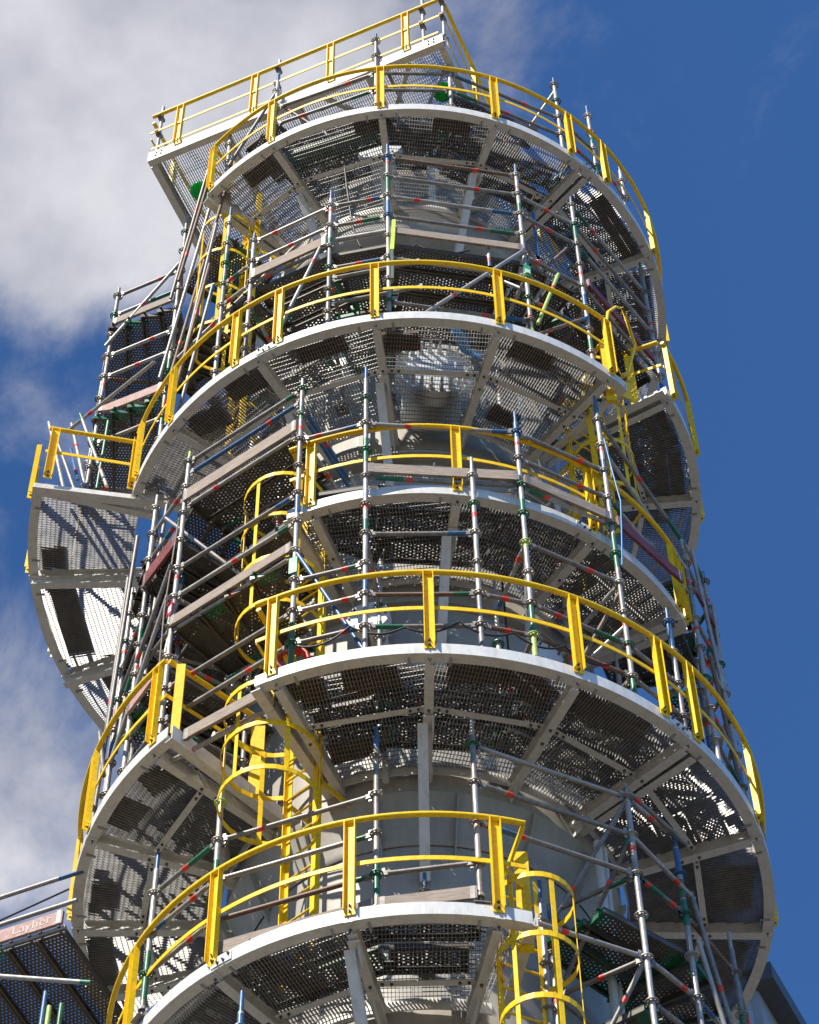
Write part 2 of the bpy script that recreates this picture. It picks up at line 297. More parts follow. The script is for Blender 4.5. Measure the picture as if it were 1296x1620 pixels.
def sector(label, z, R, beams, ri=2.1, a_start=None, a_end=None, braces=(), cross_r=2.85, end_plates=(True, True), name='ring_platform', cross_skip=(), dbl=()):
    t = thing(name, label, 'platform', (0, 0, z))
    a0 = beams[0] if a_start is None else a_start; a1 = beams[-1] if a_end is None else a_end
    cuts = [a0] + [x for x in beams if a0 + 1 < x < a1 - 1] + [a1]
    for k, (p, q_) in enumerate(zip(cuts, cuts[1:])):
        g = .06 if k else 0
        b = MB(); b.arc(RING, p + g, q_, R, z); rb = part('edge_channel', b, t)
        for a in (p + 3.2, q_ - 3.2):                     # grating clips
            if q_ - p > 8:
                b = MB(); d = RAD(a); b.bar(P(a, R - .05, z - .157), P(a, R - .15, z - .157), .022, .014, m='grating_steel'); part('grating_clip', b, rb)
        b = MB(); b.arc([(0, 0), (0, -.14), (.012, -.14), (.012, 0)], p + g, q_, ri, z - .02); part('inner_ring', b, t)
        b = MB(); grating(b, p, q_, ri + .014, R - .014, z - .03); part('grating_panel', b, t)
        if q_ - p > 9 and k not in cross_skip:
            b = MB(); am = (p + q_) / 2; h = rad((q_ - p) / 2); L = cross_r * math.tan(h) - .05; c = RAD(am) * cross_r
            b.prism([(-.03, -.07), (.035, -.07), (.035, -.062), (-.022, -.062), (-.022, 0), (-.03, 0)], c - TAN(am) * L + V((0, 0, z - .065)), c + TAN(am) * L + V((0, 0, z - .065)), m='beam_paint')
            cb = part('cross_beam', b, t)
            for s in (-1, 1):
                for w in (.05, .13): inst('bolt', BOLT, cb, c + TAN(am) * s * (L - w) + RAD(am) * .004 + V((0, 0, z - .135)), (pi, 0, 0))
    for k, a in enumerate(beams):
        b = MB(); edge = k in (0, len(beams) - 1)
        b.prism(CH if edge else IB, P(a, ri - .2, z - .115), P(a, R - .118, z - .115), m='beam_paint')
        b.bar(P(a, R - .117, z - .10), P(a, R - .016, z - .10), .012, .17)
        b.bar(P(a, R - .117, z - .157), P(a, R + .006, z - .157), .075, .012)
        bm = part('radial_beam', b, t)
        for rr_ in (R - .06, cross_r + .09, cross_r - .09): inst('bolt', BOLT, bm, P(a, rr_, z - (.164 if rr_ > 3.4 else .2)), (pi, 0, 0))
        b = MB(); b.prism([(-.05, 0), (.05, 0), (.05, -.02), (-.05, -.02)], P(a, 1.75, z - .2), P(a, 2.25, z - .2)); b.bar(P(a, 1.78, z - .32), P(a, 2.15, z - .22), .014, .14); part('support_bracket', b, t)
        if a in dbl:
            b = MB(); b.prism(CH, P(a + 3.1, ri - .1, z - .112), P(a + 2.3, R - .12, z - .112)); part('radial_beam', b, t)
        if a in braces:
            b = MB(); b.prism([(-.05, -.045), (.05, -.045), (.05, -.035), (-.04, -.035), (-.04, .035), (.05, .035), (.05, .045), (-.05, .045)], P(a - 1.2, 2.78, z - .21), P(a - 1.2, 1.86, z - 1.42), up=RAD(a)); part('knee_brace', b, t)
            b = MB(); b.bar(P(a, 2.62, z - .23), P(a, 2.9, z - .23), .11, .012); b.bar(P(a + .8, 2.7, z - .30), P(a + .8, 2.86, z - .30), .01, .13); part('brace_plate', b, t)
    return t
def end_beam(t, p, q_, z, w=.10, h=.16, name='end_beam'):
    b = MB(); b.prism([(-w / 2, -h), (w / 2, -h), (w / 2, -h + .012), (-w / 2 + .012, -h + .012), (-w / 2 + .012, 0), (-w / 2, 0)], V(p) + V((0, 0, z)), V(q_) + V((0, 0, z))); return part(name, b, t)

pl1 = sector('uppermost round grating platform of the tower, just below the square one', Z[1], 3.6, [-47.8, -29.8, -5, 20, 41.5, 69, 94, 118, 142], braces=(-29.8, 20, -5), dbl=(41.5,))
pl2 = sector('second round grating platform from the top, over the bolted manway cover', Z[2], 3.6, [-69.8, -52.7, -29.9, -6.3, 16.8, 40.5], a_end=44, braces=(-6.3, -29.9), cross_skip=(0,))
pl2b = sector('short curved grating platform at right beside the cage ladder gap', Z2B, 3.62, [61.5, 86.5, 110, 134], a_start=59.5)
pl2c = sector('wide outer grating wing sticking out at far left under its short guardrail', Z[2], 4.74, [-73.5, -89.5, -109, -124][::-1], ri=3.45, cross_r=4.1, cross_skip=(0, 1, 2), name='wing_platform')
pl3 = sector('third round grating platform from the top, ending right of the cage ladder', Z[3], 3.286, [-19.4, 8.2, 36, 61.5], a_start=-24.3, a_end=64.5, braces=(8.2,), cross_r=2.55, cross_skip=(0, 1, 2, 3, 4))
pl4 = sector('broad round grating platform, fourth from the top, in front and to the right', Z[4], 3.6, [-22.5, 1.9, 25.5, 47.6, 71, 92.7, 114, 136], a_start=-25.7, braces=(1.9,), dbl=(47.6,))
pl4b = sector('left grating platform with brown pads on it, left of the tall yellow ladder', Z[4], 3.6, [-121, -104.6, -88.3, -68, -46.8], a_end=-42.6)
pl5 = sector('lowest round grating platform in front, with its right end over a cage ladder', Z[5], 3.06, [-88, -62.5, -37.7, -12.2, 12.5], ri=1.9, a_end=18, braces=(-12.2,), cross_r=2.2)
# end closers of the sectors
end_beam(pl2, P(44, 2.2, 0), P(44, 3.59, 0), Z[2]); end_beam(pl3, P(-24.3, 1.95, 0), P(-24.3, 3.27, 0), Z[3]); end_beam(pl3, P(64.5, 1.95, 0), P(64.5, 3.27, 0), Z[3])
end_beam(pl4, P(-25.7, 1.95, 0), P(-25.7, 3.58, 0), Z[4], .1, .193); end_beam(pl4b, P(-42.6, 1.95, 0), P(-42.6, 3.58, 0), Z[4], .1, .193)
end_beam(pl5, P(21.5, 1.9, 0), P(18, 3.05, 0), Z[5]); end_beam(pl1, P(-52, 2.0, 0), P(-49.6, 3.58, 0), Z[1], .1, .193); end_beam(pl2b, P(57.5, 2.1, 0), P(58.9, 3.6, 0), Z2B, .1, .193)
for t_, a, R_, z in ((pl2, -27.5, 3.6, Z[2]), (pl1, 44, 3.6, Z[1]), (pl4, 44.5, 3.6, Z[4]), (pl3, 34, 3.286, Z[3]), (pl5, -35.6, 3.06, Z[5])):
    b = MB(); b.arc([(.001, -.02), (.012, -.02), (.012, -.13), (.001, -.13)], a - 2.2, a + 2.2, R_, z, 'beam_paint', 1.2); sp = part('splice_plate', b, t_)
    for da in (-1.6, -.6, .6, 1.6): inst('bolt', BOLT, sp, P(a + da, R_ + .012, z - .05 - .05 * (abs(da) < 1)), RAD(a + da).to_track_quat('Z', 'Y').to_euler())
# big channel that carries the wing's front edge back to the round platform
b = MB(); A, B_ = P(-73.2, 4.76, Z[2] + .02), P(-70.5, 3.42, Z[2] + .02)
b.prism([(-.06, -.24), (.06, -.24), (.06, -.228), (-.048, -.228), (-.048, 0), (-.06, 0)], A, B_); part('edge_channel', b, pl2c)
b = MB(); b.bar(B_ + V((0, 0, -.12)), P(-69.9, 3.3, Z[2] - .1), .16, .26); part('splice_box', b, pl2c)
for a in (-89.5, -109):
    b = MB(); b.prism(IB, P(a, 2.0, Z[2] - .25), P(a, 4.7, Z[2] - .25)); part('outrigger_beam', b, pl2c)

# square corner platform at the very top
ZT = Z[1] + 2.0
A, B_ = V((-3.61, -1.93, ZT)), V((.52, -3.63, ZT)); eu = (B_ - A).normalized(); ev = V((-eu.y, eu.x, 0)); LU = (B_ - A).length; LV = 4.6
tp = thing('corner_platform', 'square cornered grating platform crowning the tower at top left', 'platform', (0, 0, ZT))
CHB = [(-.05, -.26), (.05, -.26), (.05, -.248), (-.038, -.248), (-.038, -.012), (.05, -.012), (.05, 0), (-.05, 0)]
for p, q_ in ((A - eu * .05, B_ + eu * .05), (B_ + ev * .06, B_ + ev * LV), (A + ev * LV, A + ev * .06), (A + ev * (LV - .1) + eu * .1, B_ + ev * (LV - .1) - eu * .1)):
    b = MB(); b.prism([(-x, y) for x, y in CHB] if True else CHB, p, q_); eb = part('edge_beam', b, tp)
for s in (.08, .16):
    for h in (.08, .18):
        for base in (A + eu * s, B_ - eu * s): inst('bolt', BOLT, eb, base - ev * .05 + V((0, 0, -h)), (-ev).to_track_quat('Z', 'Y').to_euler())
for k in range(1, 4):
    b = MB(); x = LU * k / 4; b.prism(IB, A + eu * x + ev * .06 + V((0, 0, -.13)), A + eu * x + ev * (LV - .1) + V((0, 0, -.13))); part('joist', b, tp)
for sx in (0, 1):
    b = MB(); c = A + eu * (LU - .5); b.bar(c + ev * (.1 if sx else 1.6) + V((0, 0, -.22)), c - eu * 1.3 + ev * (1.6 if sx else .1) + V((0, 0, -.22)), .06, .06); part('bracing', b, tp)
for k in range(4):
    b = MB(); x0 = LU * k / 4 + .05; x1 = LU * (k + 1) / 4 - .05
    n = int((x1 - x0) / .034)
    for i in range(n + 1):
        p = A + eu * (x0 + i * .034) + V((0, 0, -.03)); b.bar(p + ev * .06, p + ev * (LV - .1), .0055, .032, m='grating_steel', caps=False)
    for i in range(int(LV / .052) - 3):
        p = A + ev * (.08 + i * .052) + V((0, 0, -.018)); b.bar(p + eu * x0, p + eu * x1, .0065, .0065, m='grating_steel', caps=False)
    part('grating_panel', b, tp)
for a, r1 in ((-30, 2.0), (10, 2.0), (80, 1.9), (160, 1.9)):
    b = MB(); b.bar(P(a, r1, Z[1] + .05), P(a, r1, ZT - .27), .10, .10, RAD(a)); part('column', b, tp)

# ------------------------------------------------------------------ guardrails
def post_into(rail, base, out, h=1.1, foot=.12):
    """angle post, wide web facing out, bolted to the channel"""
    b = MB(); t = V((-out.y, out.x, 0)); p = base + out * .006
    w = .052
    b.bar(p + V((0, 0, -foot + .03)), p + V((0, 0, h)), .010, 2 * w, t, 'yellow_paint')
    b.bar(p - t * (w - .004) + out * .030 + V((0, 0, -foot + .075)), p - t * (w - .004) + out * .030 + V((0, 0, h - .02)), .05, .008, t, 'yellow_paint')
    b.bar(p + t * (w - .004) + out * .030 + V((0, 0, -foot + .075)), p + t * (w - .004) + out * .030 + V((0, 0, h - .02)), .05, .008, t, 'yellow_paint')
    po = part('post', b, rail)
    q = out.to_track_quat('Z', 'Y').to_euler()
    for dz in (-.045, .025): inst('bolt', BOLT, po, p + out * .006 + V((0, 0, dz)), q)
    return po
FLAT = [(-.006, -.026), (.006, -.026), (.006, .026), (-.006, .026)]
def guard(label, z, R, posts, a0, a1, h=1.1, mid=.56, gate=None):
    t = thing('guardrail', label, 'guardrail', P((a0 + a1) / 2, R, z))
    for a in posts: post_into(t, P(a, R + .004, z), RAD(a), h)
    b = MB(); k = int(abs(a1 - a0) / 2.5) + 1
    b.path([P(a0 + (a1 - a0) * i / k, R + .03, z + h) for i in range(k + 1)], .029, 10); part('top_rail', b, t)
    b = MB(); b.arc(FLAT, a0, a1, R - .004, z + mid, 'yellow_paint'); part('mid_rail', b, t)
    return t
def rail_straight(t, p, q_, h=1.1, mid=.56):
    p, q_ = V(p), V(q_)
    b = MB(); b.tube(p + V((0, 0, h)), q_ + V((0, 0, h)), .029, 10, 'yellow_paint'); part('top_rail', b, t)
    b = MB(); b.bar(p + V((0, 0, mid)), q_ + V((0, 0, mid)), .012, .052, m='yellow_paint'); part('mid_rail', b, t)
def plain_post(t, p, h=1.1, w=.07, foot=.05, d=None):
    b = MB(); p = V(p); b.bar(p + V((0, 0, -foot)), p + V((0, 0, h)), w, .05, d or V((0, 1, 0)), 'yellow_paint'); return part('post', b, t)

g1 = guard('yellow guardrail curving round the uppermost round platform', Z[1], 3.6, [-47, -29.8, -5, 19.5, 38, 48.5, 69, 93], -47.5, 150)
plain_post(g1, P(-47.3, 3.3, Z[1])); rail_straight(g1, P(-47.5, 3.62, Z[1]), P(-48, 3.1, Z[1]))
g2 = guard('yellow guardrail curving round the second round platform from the top', Z[2], 3.6, [-66.5, -52.2, -34.5, -25, -6.3, 16.8, 40.6], -69, 41.5)
plain_post(g2, P(43.2, 3.42, Z[2]), 1.0, .12, .3); plain_post(g2, P(45.5, 3.0, Z[2]), 1.1, .1)
rail_straight(g2, P(43.4, 3.45, Z[2]), P(46, 2.6, Z[2]))
b = MB(); hp = [P(43.3, 3.5, Z[2] + .35), P(43.3, 3.5, 28.2), P(44.4, 3.5, 28.55), P(47.8, 3.48, 28.95), P(51, 3.46, 29.2), P(53.2, 3.48, 28.45), P(48.6, 3.48, 27.45), P(47, 3.46, 27.3)]
b.path(hp, .021, 8); part('grab_loop', b, g2)
b = MB(); b.bar(P(47.6, 3.4, Z[2] + .12), P(47.6, 3.4, Z[2] + .5), .24, .012, RAD(30), 'yellow_paint'); part('gate_plate', b, g2)
g2b = guard('yellow guardrail on the short right hand platform beside the ladder gap', Z2B, 3.62, [62, 76, 92], 60.5, 134)
plain_post(g2b, P(59, 3.2, Z2B), 1.1, .1, .15); rail_straight(g2b, P(60, 3.6, Z2B), P(57.5, 2.9, Z2B))
g2c = thing('guardrail', 'short yellow guardrail with crooked end standing on the far left wing', 'guardrail', P(-73, 4.2, Z[2]))
for a, r1 in ((-72.6, 4.62), (-70.8, 3.62)): post_into(g2c, P(a, r1, Z[2] + .02) - TAN(-73) * -.07, -TAN(-73) * -1 if False else TAN(-72), .98)
rail_straight(g2c, P(-71.8, 4.70, Z[2]), P(-70, 3.55, Z[2]), 1.0, .5)
for a in (-75.5, -89, -105): post_into(g2c, P(a, 4.745, Z[2]), RAD(a), 1.0)
b = MB(); b.path([P(a, 4.77, Z[2] + 1.0) for a in range(-118, -74, 3)], .029, 10); part('top_rail', b, g2c)
b = MB(); b.arc(FLAT, -118, -75, 4.735, Z[2] + .5, 'yellow_paint'); part('mid_rail', b, g2c)
g3 = guard('yellow guardrail on the third round platform from the top', Z[3], 3.286, [-19.4, 8.1, 35.5, 60.5, 64], -24, 64.5)
plain_post(g3, P(-24, 2.9, Z[3]), 1.0, .06, .03); rail_straight(g3, P(-23.5, 3.28, Z[3]), P(-25.5, 2.6, Z[3]))
g4 = guard('yellow guardrail in front on the broad fourth platform', Z[4], 3.6, [-22.8, 1.9, 25.2, 41.2, 48.6, 68.5, 92], -26, 136)
plain_post(g4, P(-25.5, 3.35, Z[4]), .95, .11, .1); rail_straight(g4, P(-26, 3.58, Z[4]), P(-27.5, 2.7, Z[4]))
g4b = guard('yellow guardrail on the left platform beside the tall yellow ladder', Z[4], 3.6, [-46, -67, -87, -104], -118, -44.3)
plain_post(g4b, P(-42.8, 3.5, Z[4]), 1.05, .09, .03); plain_post(g4b, P(-42.0, 2.45, Z[4]), .95, .14, .1); rail_straight(g4b, P(-44, 3.6, Z[4]), P(-42.2, 2.4, Z[4]))
g5 = guard('yellow guardrail on the lowest platform, with a gate post at its right end', Z[5], 3.06, [-61, -37.4, -12, 12.3], -88, 17.6)
plain_post(g5, P(18.6, 2.8, Z[5]), 1.02, .13, .22); b = MB(); b.bar(P(17.4, 3.07, Z[5] + 1.08), P(14.8, 2.75, Z[5] + .62), .02, .06, m='yellow_paint'); part('gate_brace', b, g5)
b = MB(); b.bar(P(13, 3.05, Z[5] + .56), P(18.8, 2.82, Z[5] + .56), .012, .06, m='yellow_paint'); part('mid_rail', b, g5)
b = MB(); b.bar(P(18.6, 2.8, Z[5] + .35), P(15.6, 2.6, Z[5] - .05), .02, .045, m='yellow_paint'); part('gate_brace', b, g5)
gt = thing('guardrail', 'straight yellow guardrail round the square top platform', 'guardrail', A)
for s in (.42, 1.62, 2.82, 3.98): post_into(gt, A + eu * s - ev * .056, -ev, 1.08, .14)
for s in (1.1, 2.3, 3.5): post_into(gt, B_ + ev * s + eu * .056, eu, 1.08, .14)
post_into(gt, A + ev * .7 - eu * .056, -eu, 1.08, .14)
rail_straight(gt, A - ev * .08 - eu * .05, B_ - ev * .08 + eu * .05); rail_straight(gt, B_ + eu * .08, B_ + eu * .08 + ev * LV); rail_straight(gt, A - eu * .08, A - eu * .08 + ev * 2.2)
for p, q_ in ((A - ev * .07, B_ - ev * .07), (B_ + eu * .07, B_ + eu * .07 + ev * LV)):
    b = MB(); b.bar(p + V((0, 0, .045)), q_ + V((0, 0, .045)), .01, .05, m='yellow_paint'); part('toe_rail', b, gt)

# ------------------------------------------------------------------ cage ladders
def ladder(label, a, r, z0, z1, cages, width=.44, cr=.36, face=None, gap=.85):
    face = a if face is None else face
    t = thing('cage_ladder', label, 'ladder', P(a, r, z0)); c = P(a, r, 0); tn_, od = TAN(face), RAD(face)
    for s in (-1, 1):
        b = MB(); p = c + tn_ * s * width / 2
        b.prism([(-.034, -.006), (.034, -.006), (.034, .05), (.024, .05), (.024, .006), (-.034, .006)], p + V((0, 0, z0)), p + V((0, 0, z1)), up=-tn_ * s, m='yellow_paint'); st = part('stringer', b, t)
        z = z0 + .6
        while z < z1 - .5:
            b = MB(); b.bar(p + V((0, 0, z)), p - od * max(.15, min(.6, r - 1.9)) + V((0, 0, z)), .012, .07, m='yellow_paint'); part('standoff', b, st); z += 1.9
    z = z0 + .2
    while z < z1 - .05:
        b = MB(); b.tube(c - tn_ * width / 2 + V((0, 0, z)), c + tn_ * width / 2 + V((0, 0, z)), .0125, 8, 'yellow_paint'); part('rung', b, t); z += .29
    if cages:
        ca, cb = cages; cc = c + od * (cr * .92)
        def hp(k): th = -150 + 300 * k / 24; return cc + (od * cos(rad(th)) + tn_ * sin(rad(th))) * cr
        n = max(1, round((cb - ca) / gap)); zs = [ca + (cb - ca) * i / n for i in range(n + 1)]
        for z in zs:
            b = MB()
            pts = [c - tn_ * width / 2] + [hp(k) for k in range(25)] + [c + tn_ * width / 2]
            for p, q_ in zip(pts, pts[1:]): b.bar(p + V((0, 0, z)), q_ + (q_ - p).normalized() * .004 + V((0, 0, z)), .009, .062, m='yellow_paint')
            part('hoop', b, t)
        for k in (2, 7, 12, 17, 22):
            p = cc + (hp(k) - cc) * .975; b = MB(); b.bar(p + V((0, 0, ca - .03)), p + V((0, 0, cb + .03)), .045, .008, (hp(k) - cc).normalized(), 'yellow_paint'); part('cage_strap', b, t)
    return t
ladder('tall yellow ladder against the vessel between left platform and lowest platform', -28.5, 2.4, 17.7, 21.3, (19.62, 20.92), cr=.49, face=-40, gap=.65)
ladder('yellow cage ladder behind the left ends of the third and fourth platforms', -28.5, 2.42, 21.4, 24.9, (22.25, 24.55), cr=.46, face=-38, gap=.72)
ladder('yellow cage ladder at upper left, rising to the uppermost round platform', -51, 2.75, 27.0, 33.0, (29.0, 31.8), face=-62)
ladder('yellow cage ladder at bottom right rising past the end of the lowest platform', 20.5, 2.42, 14.2, 18.75, (15.9, 18.1), face=25)
ladder('yellow cage ladder at right, in the gap between two platform ends', 51, 2.6, 23.8, 28.7, (25.2, 27.9), face=38)

# ------------------------------------------------------------------ scaffolds
PLK = {}
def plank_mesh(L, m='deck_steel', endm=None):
    """perforated steel deck plank, length along x from 0 to L"""
    L = round(L, 1); key = (L, m, endm)
    if key in PLK: return PLK[key]
    b = MB(); w = .155; c = .041; nx = max(4, int((L - .1) / c)); ny = 6; x0 = (L - nx * c) / 2; y0 = -ny * c / 2; h = .0090
    for i in range(nx):
        mm = endm if endm and (i < 2 or i >= nx - 2) else m
        for j in range(ny):
            x, y = x0 + i * c, y0 + j * c; cx, cy = x + c / 2, y + c / 2
            sq = [(x, y), (cx, y), (x + c, y), (x + c, cy), (x + c, y + c), (cx, y + c), (x, y + c), (x, cy)]
            oy = c * (.2 if i % 2 else -.2); ho = [(cx + h * cos(t), cy + oy + h * sin(t)) for t in [rad(225 + 45 * k) for k in range(8)]]
            b.add([(p[0], p[1], 0) for p in sq + ho], [(k, (k + 1) % 8, 8 + (k + 1) % 8, 8 + k) for k in range(8)], mm)
    e = endm or m
    for s in (-1, 1):
        b.bar((0, s * (w - .012), -.001), (L, s * (w - .012), -.001), .024 + .012, .004, m=m)
        b.bar((0, s * w, -.032), (L, s * w, -.032), .004, .06, m=m); b.bar((0, s * (w - .012), -.062), (L, s * (w - .012), -.062), .022, .004, m=m)
    for x in (0, L):
        b.bar((x, -w, -.025), (x, w, -.025), .008, .058, m=e)
        for y in (-.1, .1): b.bar((x, y, .015), (x + (.05 if x else -.05), y, .0), .03, .016, m=e)
    b.bar((.0, 0, -.001), (x0, 0, -.001), 2 * w, .003, m=e); b.bar((L - x0, 0, -.001), (L, 0, -.001), 2 * w, .003, m=e)
    PLK[key] = b.mesh('deck_plank'); return PLK[key]
TUBES = ['galvanised'] * 5 + ['galvanised_dark'] * 4 + ['rust_tube']
class Scaffold:
    def __init__(s, label, loc, zgrid, step): s.t = thing('scaffold', label, 'scaffold', loc); s.g, s.step, s.st, s.rng = zgrid, step, {}, random.Random(label)
    def snap(s, z): return s.g + round((z - s.g) / s.step) * s.step
    def std(s, k, a, r, z0, z1, top=None, bands=(), base=True, r2=None):
        b = MB(); rt = .0285; p = P(a, r, 0); rng = s.rng
        if base and z0 > 1: z0 += .055
        cuts = [z0 + (.12 if base else 0)]; z = cuts[0] + rng.choice([.5, 1.0])
        while z < z1 - .5: cuts.append(z); z += rng.choice([1.0, 1.06, 1.5])
        cuts.append(z1 - .12)
        for i, (u, v) in enumerate(zip(cuts, cuts[1:])):
            mm = 'galvanised'
            if rng.random() < .22: mm = 'galvanised_dark'
            b.tube(p + V((0, 0, u)), p + V((0, 0, v - .005)), rt, 12, mm)
            if i and rng.random() < .25: b.tube(p + V((0, 0, u)), p + V((0, 0, u + .24)), rt + .0012, 12, rng.choice(['green_paint', 'green_paint', 'blue_paint']))
            if rng.random() < .4: zz = u + (v - u) * rng.uniform(.3, .8); b.tube(p + V((0, 0, zz)), p + V((0, 0, zz + .06)), rt + .0014, 12, 'red_tape')
        for u, v, m in bands: b.tube(p + V((0, 0, u)), p + V((0, 0, v)), rt + .0016, 12, m)
        tm = top or rng.choice(['galvanised', 'blue_paint', 'galvanised'])
        b.tube(p + V((0, 0, z1 - .13)), p + V((0, 0, z1 + .12)), .021, 10, tm, .019)
        if base: b.tube(p + V((0, 0, z0)), p + V((0, 0, z0 + .3)), .018, 8, 'galvanised_dark'); b.lathe([(.02, 0), (.045, 0), (.045, .035), (.02, .035)], p + V((0, 0, z0 + .12)), (0, 0, 1), 10, 'galvanised', False); b.bar(p + V((0, 0, z0)), p + V((0, 0, z0 + .008)), .15, .15, RAD(a), 'galvanised_dark')
        o = part('standard', b, s.t); s.st[k] = (p, z0, z1, a, r)
        z = s.snap(z0 + .2)
        while z < z1 - .02:
            if z > z0 + .15:
                col = next((m for u, v, m in bands if u - .02 <= z <= v + .02), None)
                if col not in ROS: col = rng.choice(['galvanised'] * 5 + ['galvanised_dark'] * 4 + ['green_paint'])
                inst('rosette', ROS[col], o, p + V((0, 0, z)), (0, 0, rad(a + rng.uniform(-8, 8))))
            z += s.step
        return o
    def tube(s, p, q, m=None, ends=None, tape=None, head=True, r=.0245, name='ledger'):
        p, q = V(p), V(q); L = (q - p).length; d = (q - p) / L; b = MB(); rng = s.rng
        m = m or rng.choice(TUBES)
        if head:
            b.bar(p + d * .045, p + d * .105, .030, .056, m='galvanised_dark'); b.bar(q - d * .105, q - d * .045, .030, .056, m='galvanised_dark')
            for e_ in (p + d * .062, q - d * .062): b.bar(e_ + V((0, 0, -.06)), e_ + V((0, 0, .075)), .006, .03, d, 'galvanised')
        k0 = .10 if head else 0
        b.tube(p + d * k0, q - d * k0, r, 10, m)
        if ends is None: ends = rng.choice([None, None, None, None, 'green_paint', 'green_paint', 'blue_paint'])
        if ends:
            l = rng.uniform(.12, .32)
            if rng.random() < .5: b.tube(p + d * k0, p + d * (k0 + l), r + .0012, 10, ends)
            else: b.tube(q - d * (k0 + l), q - d * k0, r + .0012, 10, ends)
        o = part(name, b, s.t)
        if tape is None: tape = rng.random() < .75
        if tape:
            f = rng.choice([.22, .28, .72, .68, .5]); b = MB(); b.tube(p + d * (L * f - .033), p + d * (L * f + .033), r + .002, 12, 'red_tape'); part('marker_tape', b, o)
        return o
    def led(s, i, j, z, dz=0, **k): 
        z = s.snap(z); return s.tube(s.st[i][0] + V((0, 0, z)), s.st[j][0] + V((0, 0, z + dz)), **k)
    def leds(s, i, j, zs, **k):
        for z in zs: s.led(i, j, z, **k)
    def brace(s, p, q, m=None): return s.tube(p, q, m, None, None, False, .024, 'brace')
    def toe(s, p, q, z, h=.15, m='board_wood'):
        b = MB(); p, q = V((p.x, p.y, z)), V((q.x, q.y, z)); d = (q - p).normalized(); n = V((d.y, -d.x, 0)) * .045
        e = s.rng.uniform(-.012, .012)
        b.bar(p + n + d * .02 + V((0, 0, h / 2 + .03 + e)), q + n - d * .02 + V((0, 0, h / 2 + .03 - e)), .034, h, m=m)
        for e_ in (p + d * .06, q - d * .06): b.bar(e_ + n + V((0, 0, .028)), e_ + n + V((0, 0, h + .032)), .045, .038, n, 'galvanised_dark')
        return part('toe_board', b, s.t)
    def toes(s, i, j, z, **k): return s.toe(s.st[i][0], s.st[j][0], s.snap(z), **k)
    def deck(s, p, q, p2, q2, z, along=True, n=None, green=.25):
        """planks over the quad p,q (outer) p2,q2 (inner); along: parallel to p-q"""
        rng = s.rng
        p, q, p2, q2 = [V((x.x, x.y, z)) for x in (p, q, p2, q2)]
        W_ = ((p2 - p).length + (q2 - q).length) / 2 if along else ((q - p).length + (q2 - p2).length) / 2
        n = n or max(1, round(W_ / .325))
        for i in range(n):
            f = (i + .5) / n
            a_, b_ = (p.lerp(p2, f), q.lerp(q2, f)) if along else (p.lerp(q, f), p2.lerp(q2, f))
            L = round((b_ - a_).length, 1)
            if L < .35: continue
            d = (b_ - a_).normalized(); ctr = (a_ + b_) / 2
            g_ = rng.random()
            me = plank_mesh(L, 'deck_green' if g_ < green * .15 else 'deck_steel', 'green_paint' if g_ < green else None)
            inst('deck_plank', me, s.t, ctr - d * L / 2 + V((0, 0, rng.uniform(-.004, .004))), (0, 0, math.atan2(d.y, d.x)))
    def bay(s, i, j, ri, z, along=True, green=.25, ro=None):
        a, b_ = s.st[i], s.st[j]; ra, rb = (ro or a[4]), (ro or b_[4]); s.deck(P(a[3], ra, 0), P(b_[3], rb, 0), P(a[3], ri, 0), P(b_[3], ri, 0), s.snap(z) + .06, along, green=green)

Q = 3.4
# --- bottom tier, in front, on the lowest platform
sa = Scaffold('front scaffold standing on the lowest platform below the broad fourth one', P(-10, 2.85, Z[5]), 17.69, .535)
sa.std('b', -8.2, 2.87, 17.6, 20.15, 'blue_paint', [(19.95, 20.1, 'blue_paint'), (17.95, 18.4, 'green_paint')]); sa.std('c', 9.6, 3.0, 17.6, 20.1)
sa.std('a', -39.5, 3.0, 17.6, 20.05, 'lime_paint', [(19.85, 20.05, 'lime_paint')]); sa.std('z', -57, 3.05, 17.6, 19.75, 'blue_paint', [(17.9, 18.25, 'green_paint')])
sa.std('bi', 0.5, 2.1, 17.6, 18.9, 'blue_paint', base=True); sa.std('ci', 26, 2.45, 16.5, 18.65, 'blue_paint'); 
sa.leds('a', 'b', [19.3, 18.76, 18.2]); sa.leds('z', 'a', [18.76, 18.2, 19.3]); sa.led('c', 'b', 18.2, m='galvanised_dark', tape=False)
sa.leds('a', 'b', [17.69]); sa.leds('z', 'a', [17.69])
sa.toes('b', 'c', 17.60); sa.toes('a', 'b', 17.6)
sa.deck(P(-8, 2.95, 0), P(10, 2.95, 0), P(-8, 2.15, 0), P(10, 2.15, 0), 17.72); sa.deck(P(-38, 2.9, 0), P(-9, 2.9, 0), P(-38, 2.15, 0), P(-9, 2.15, 0), 17.74); sa.deck(P(-60, 2.9, 0), P(-39, 2.9, 0), P(-60, 2.15, 0), P(-39, 2.15, 0), 17.70)
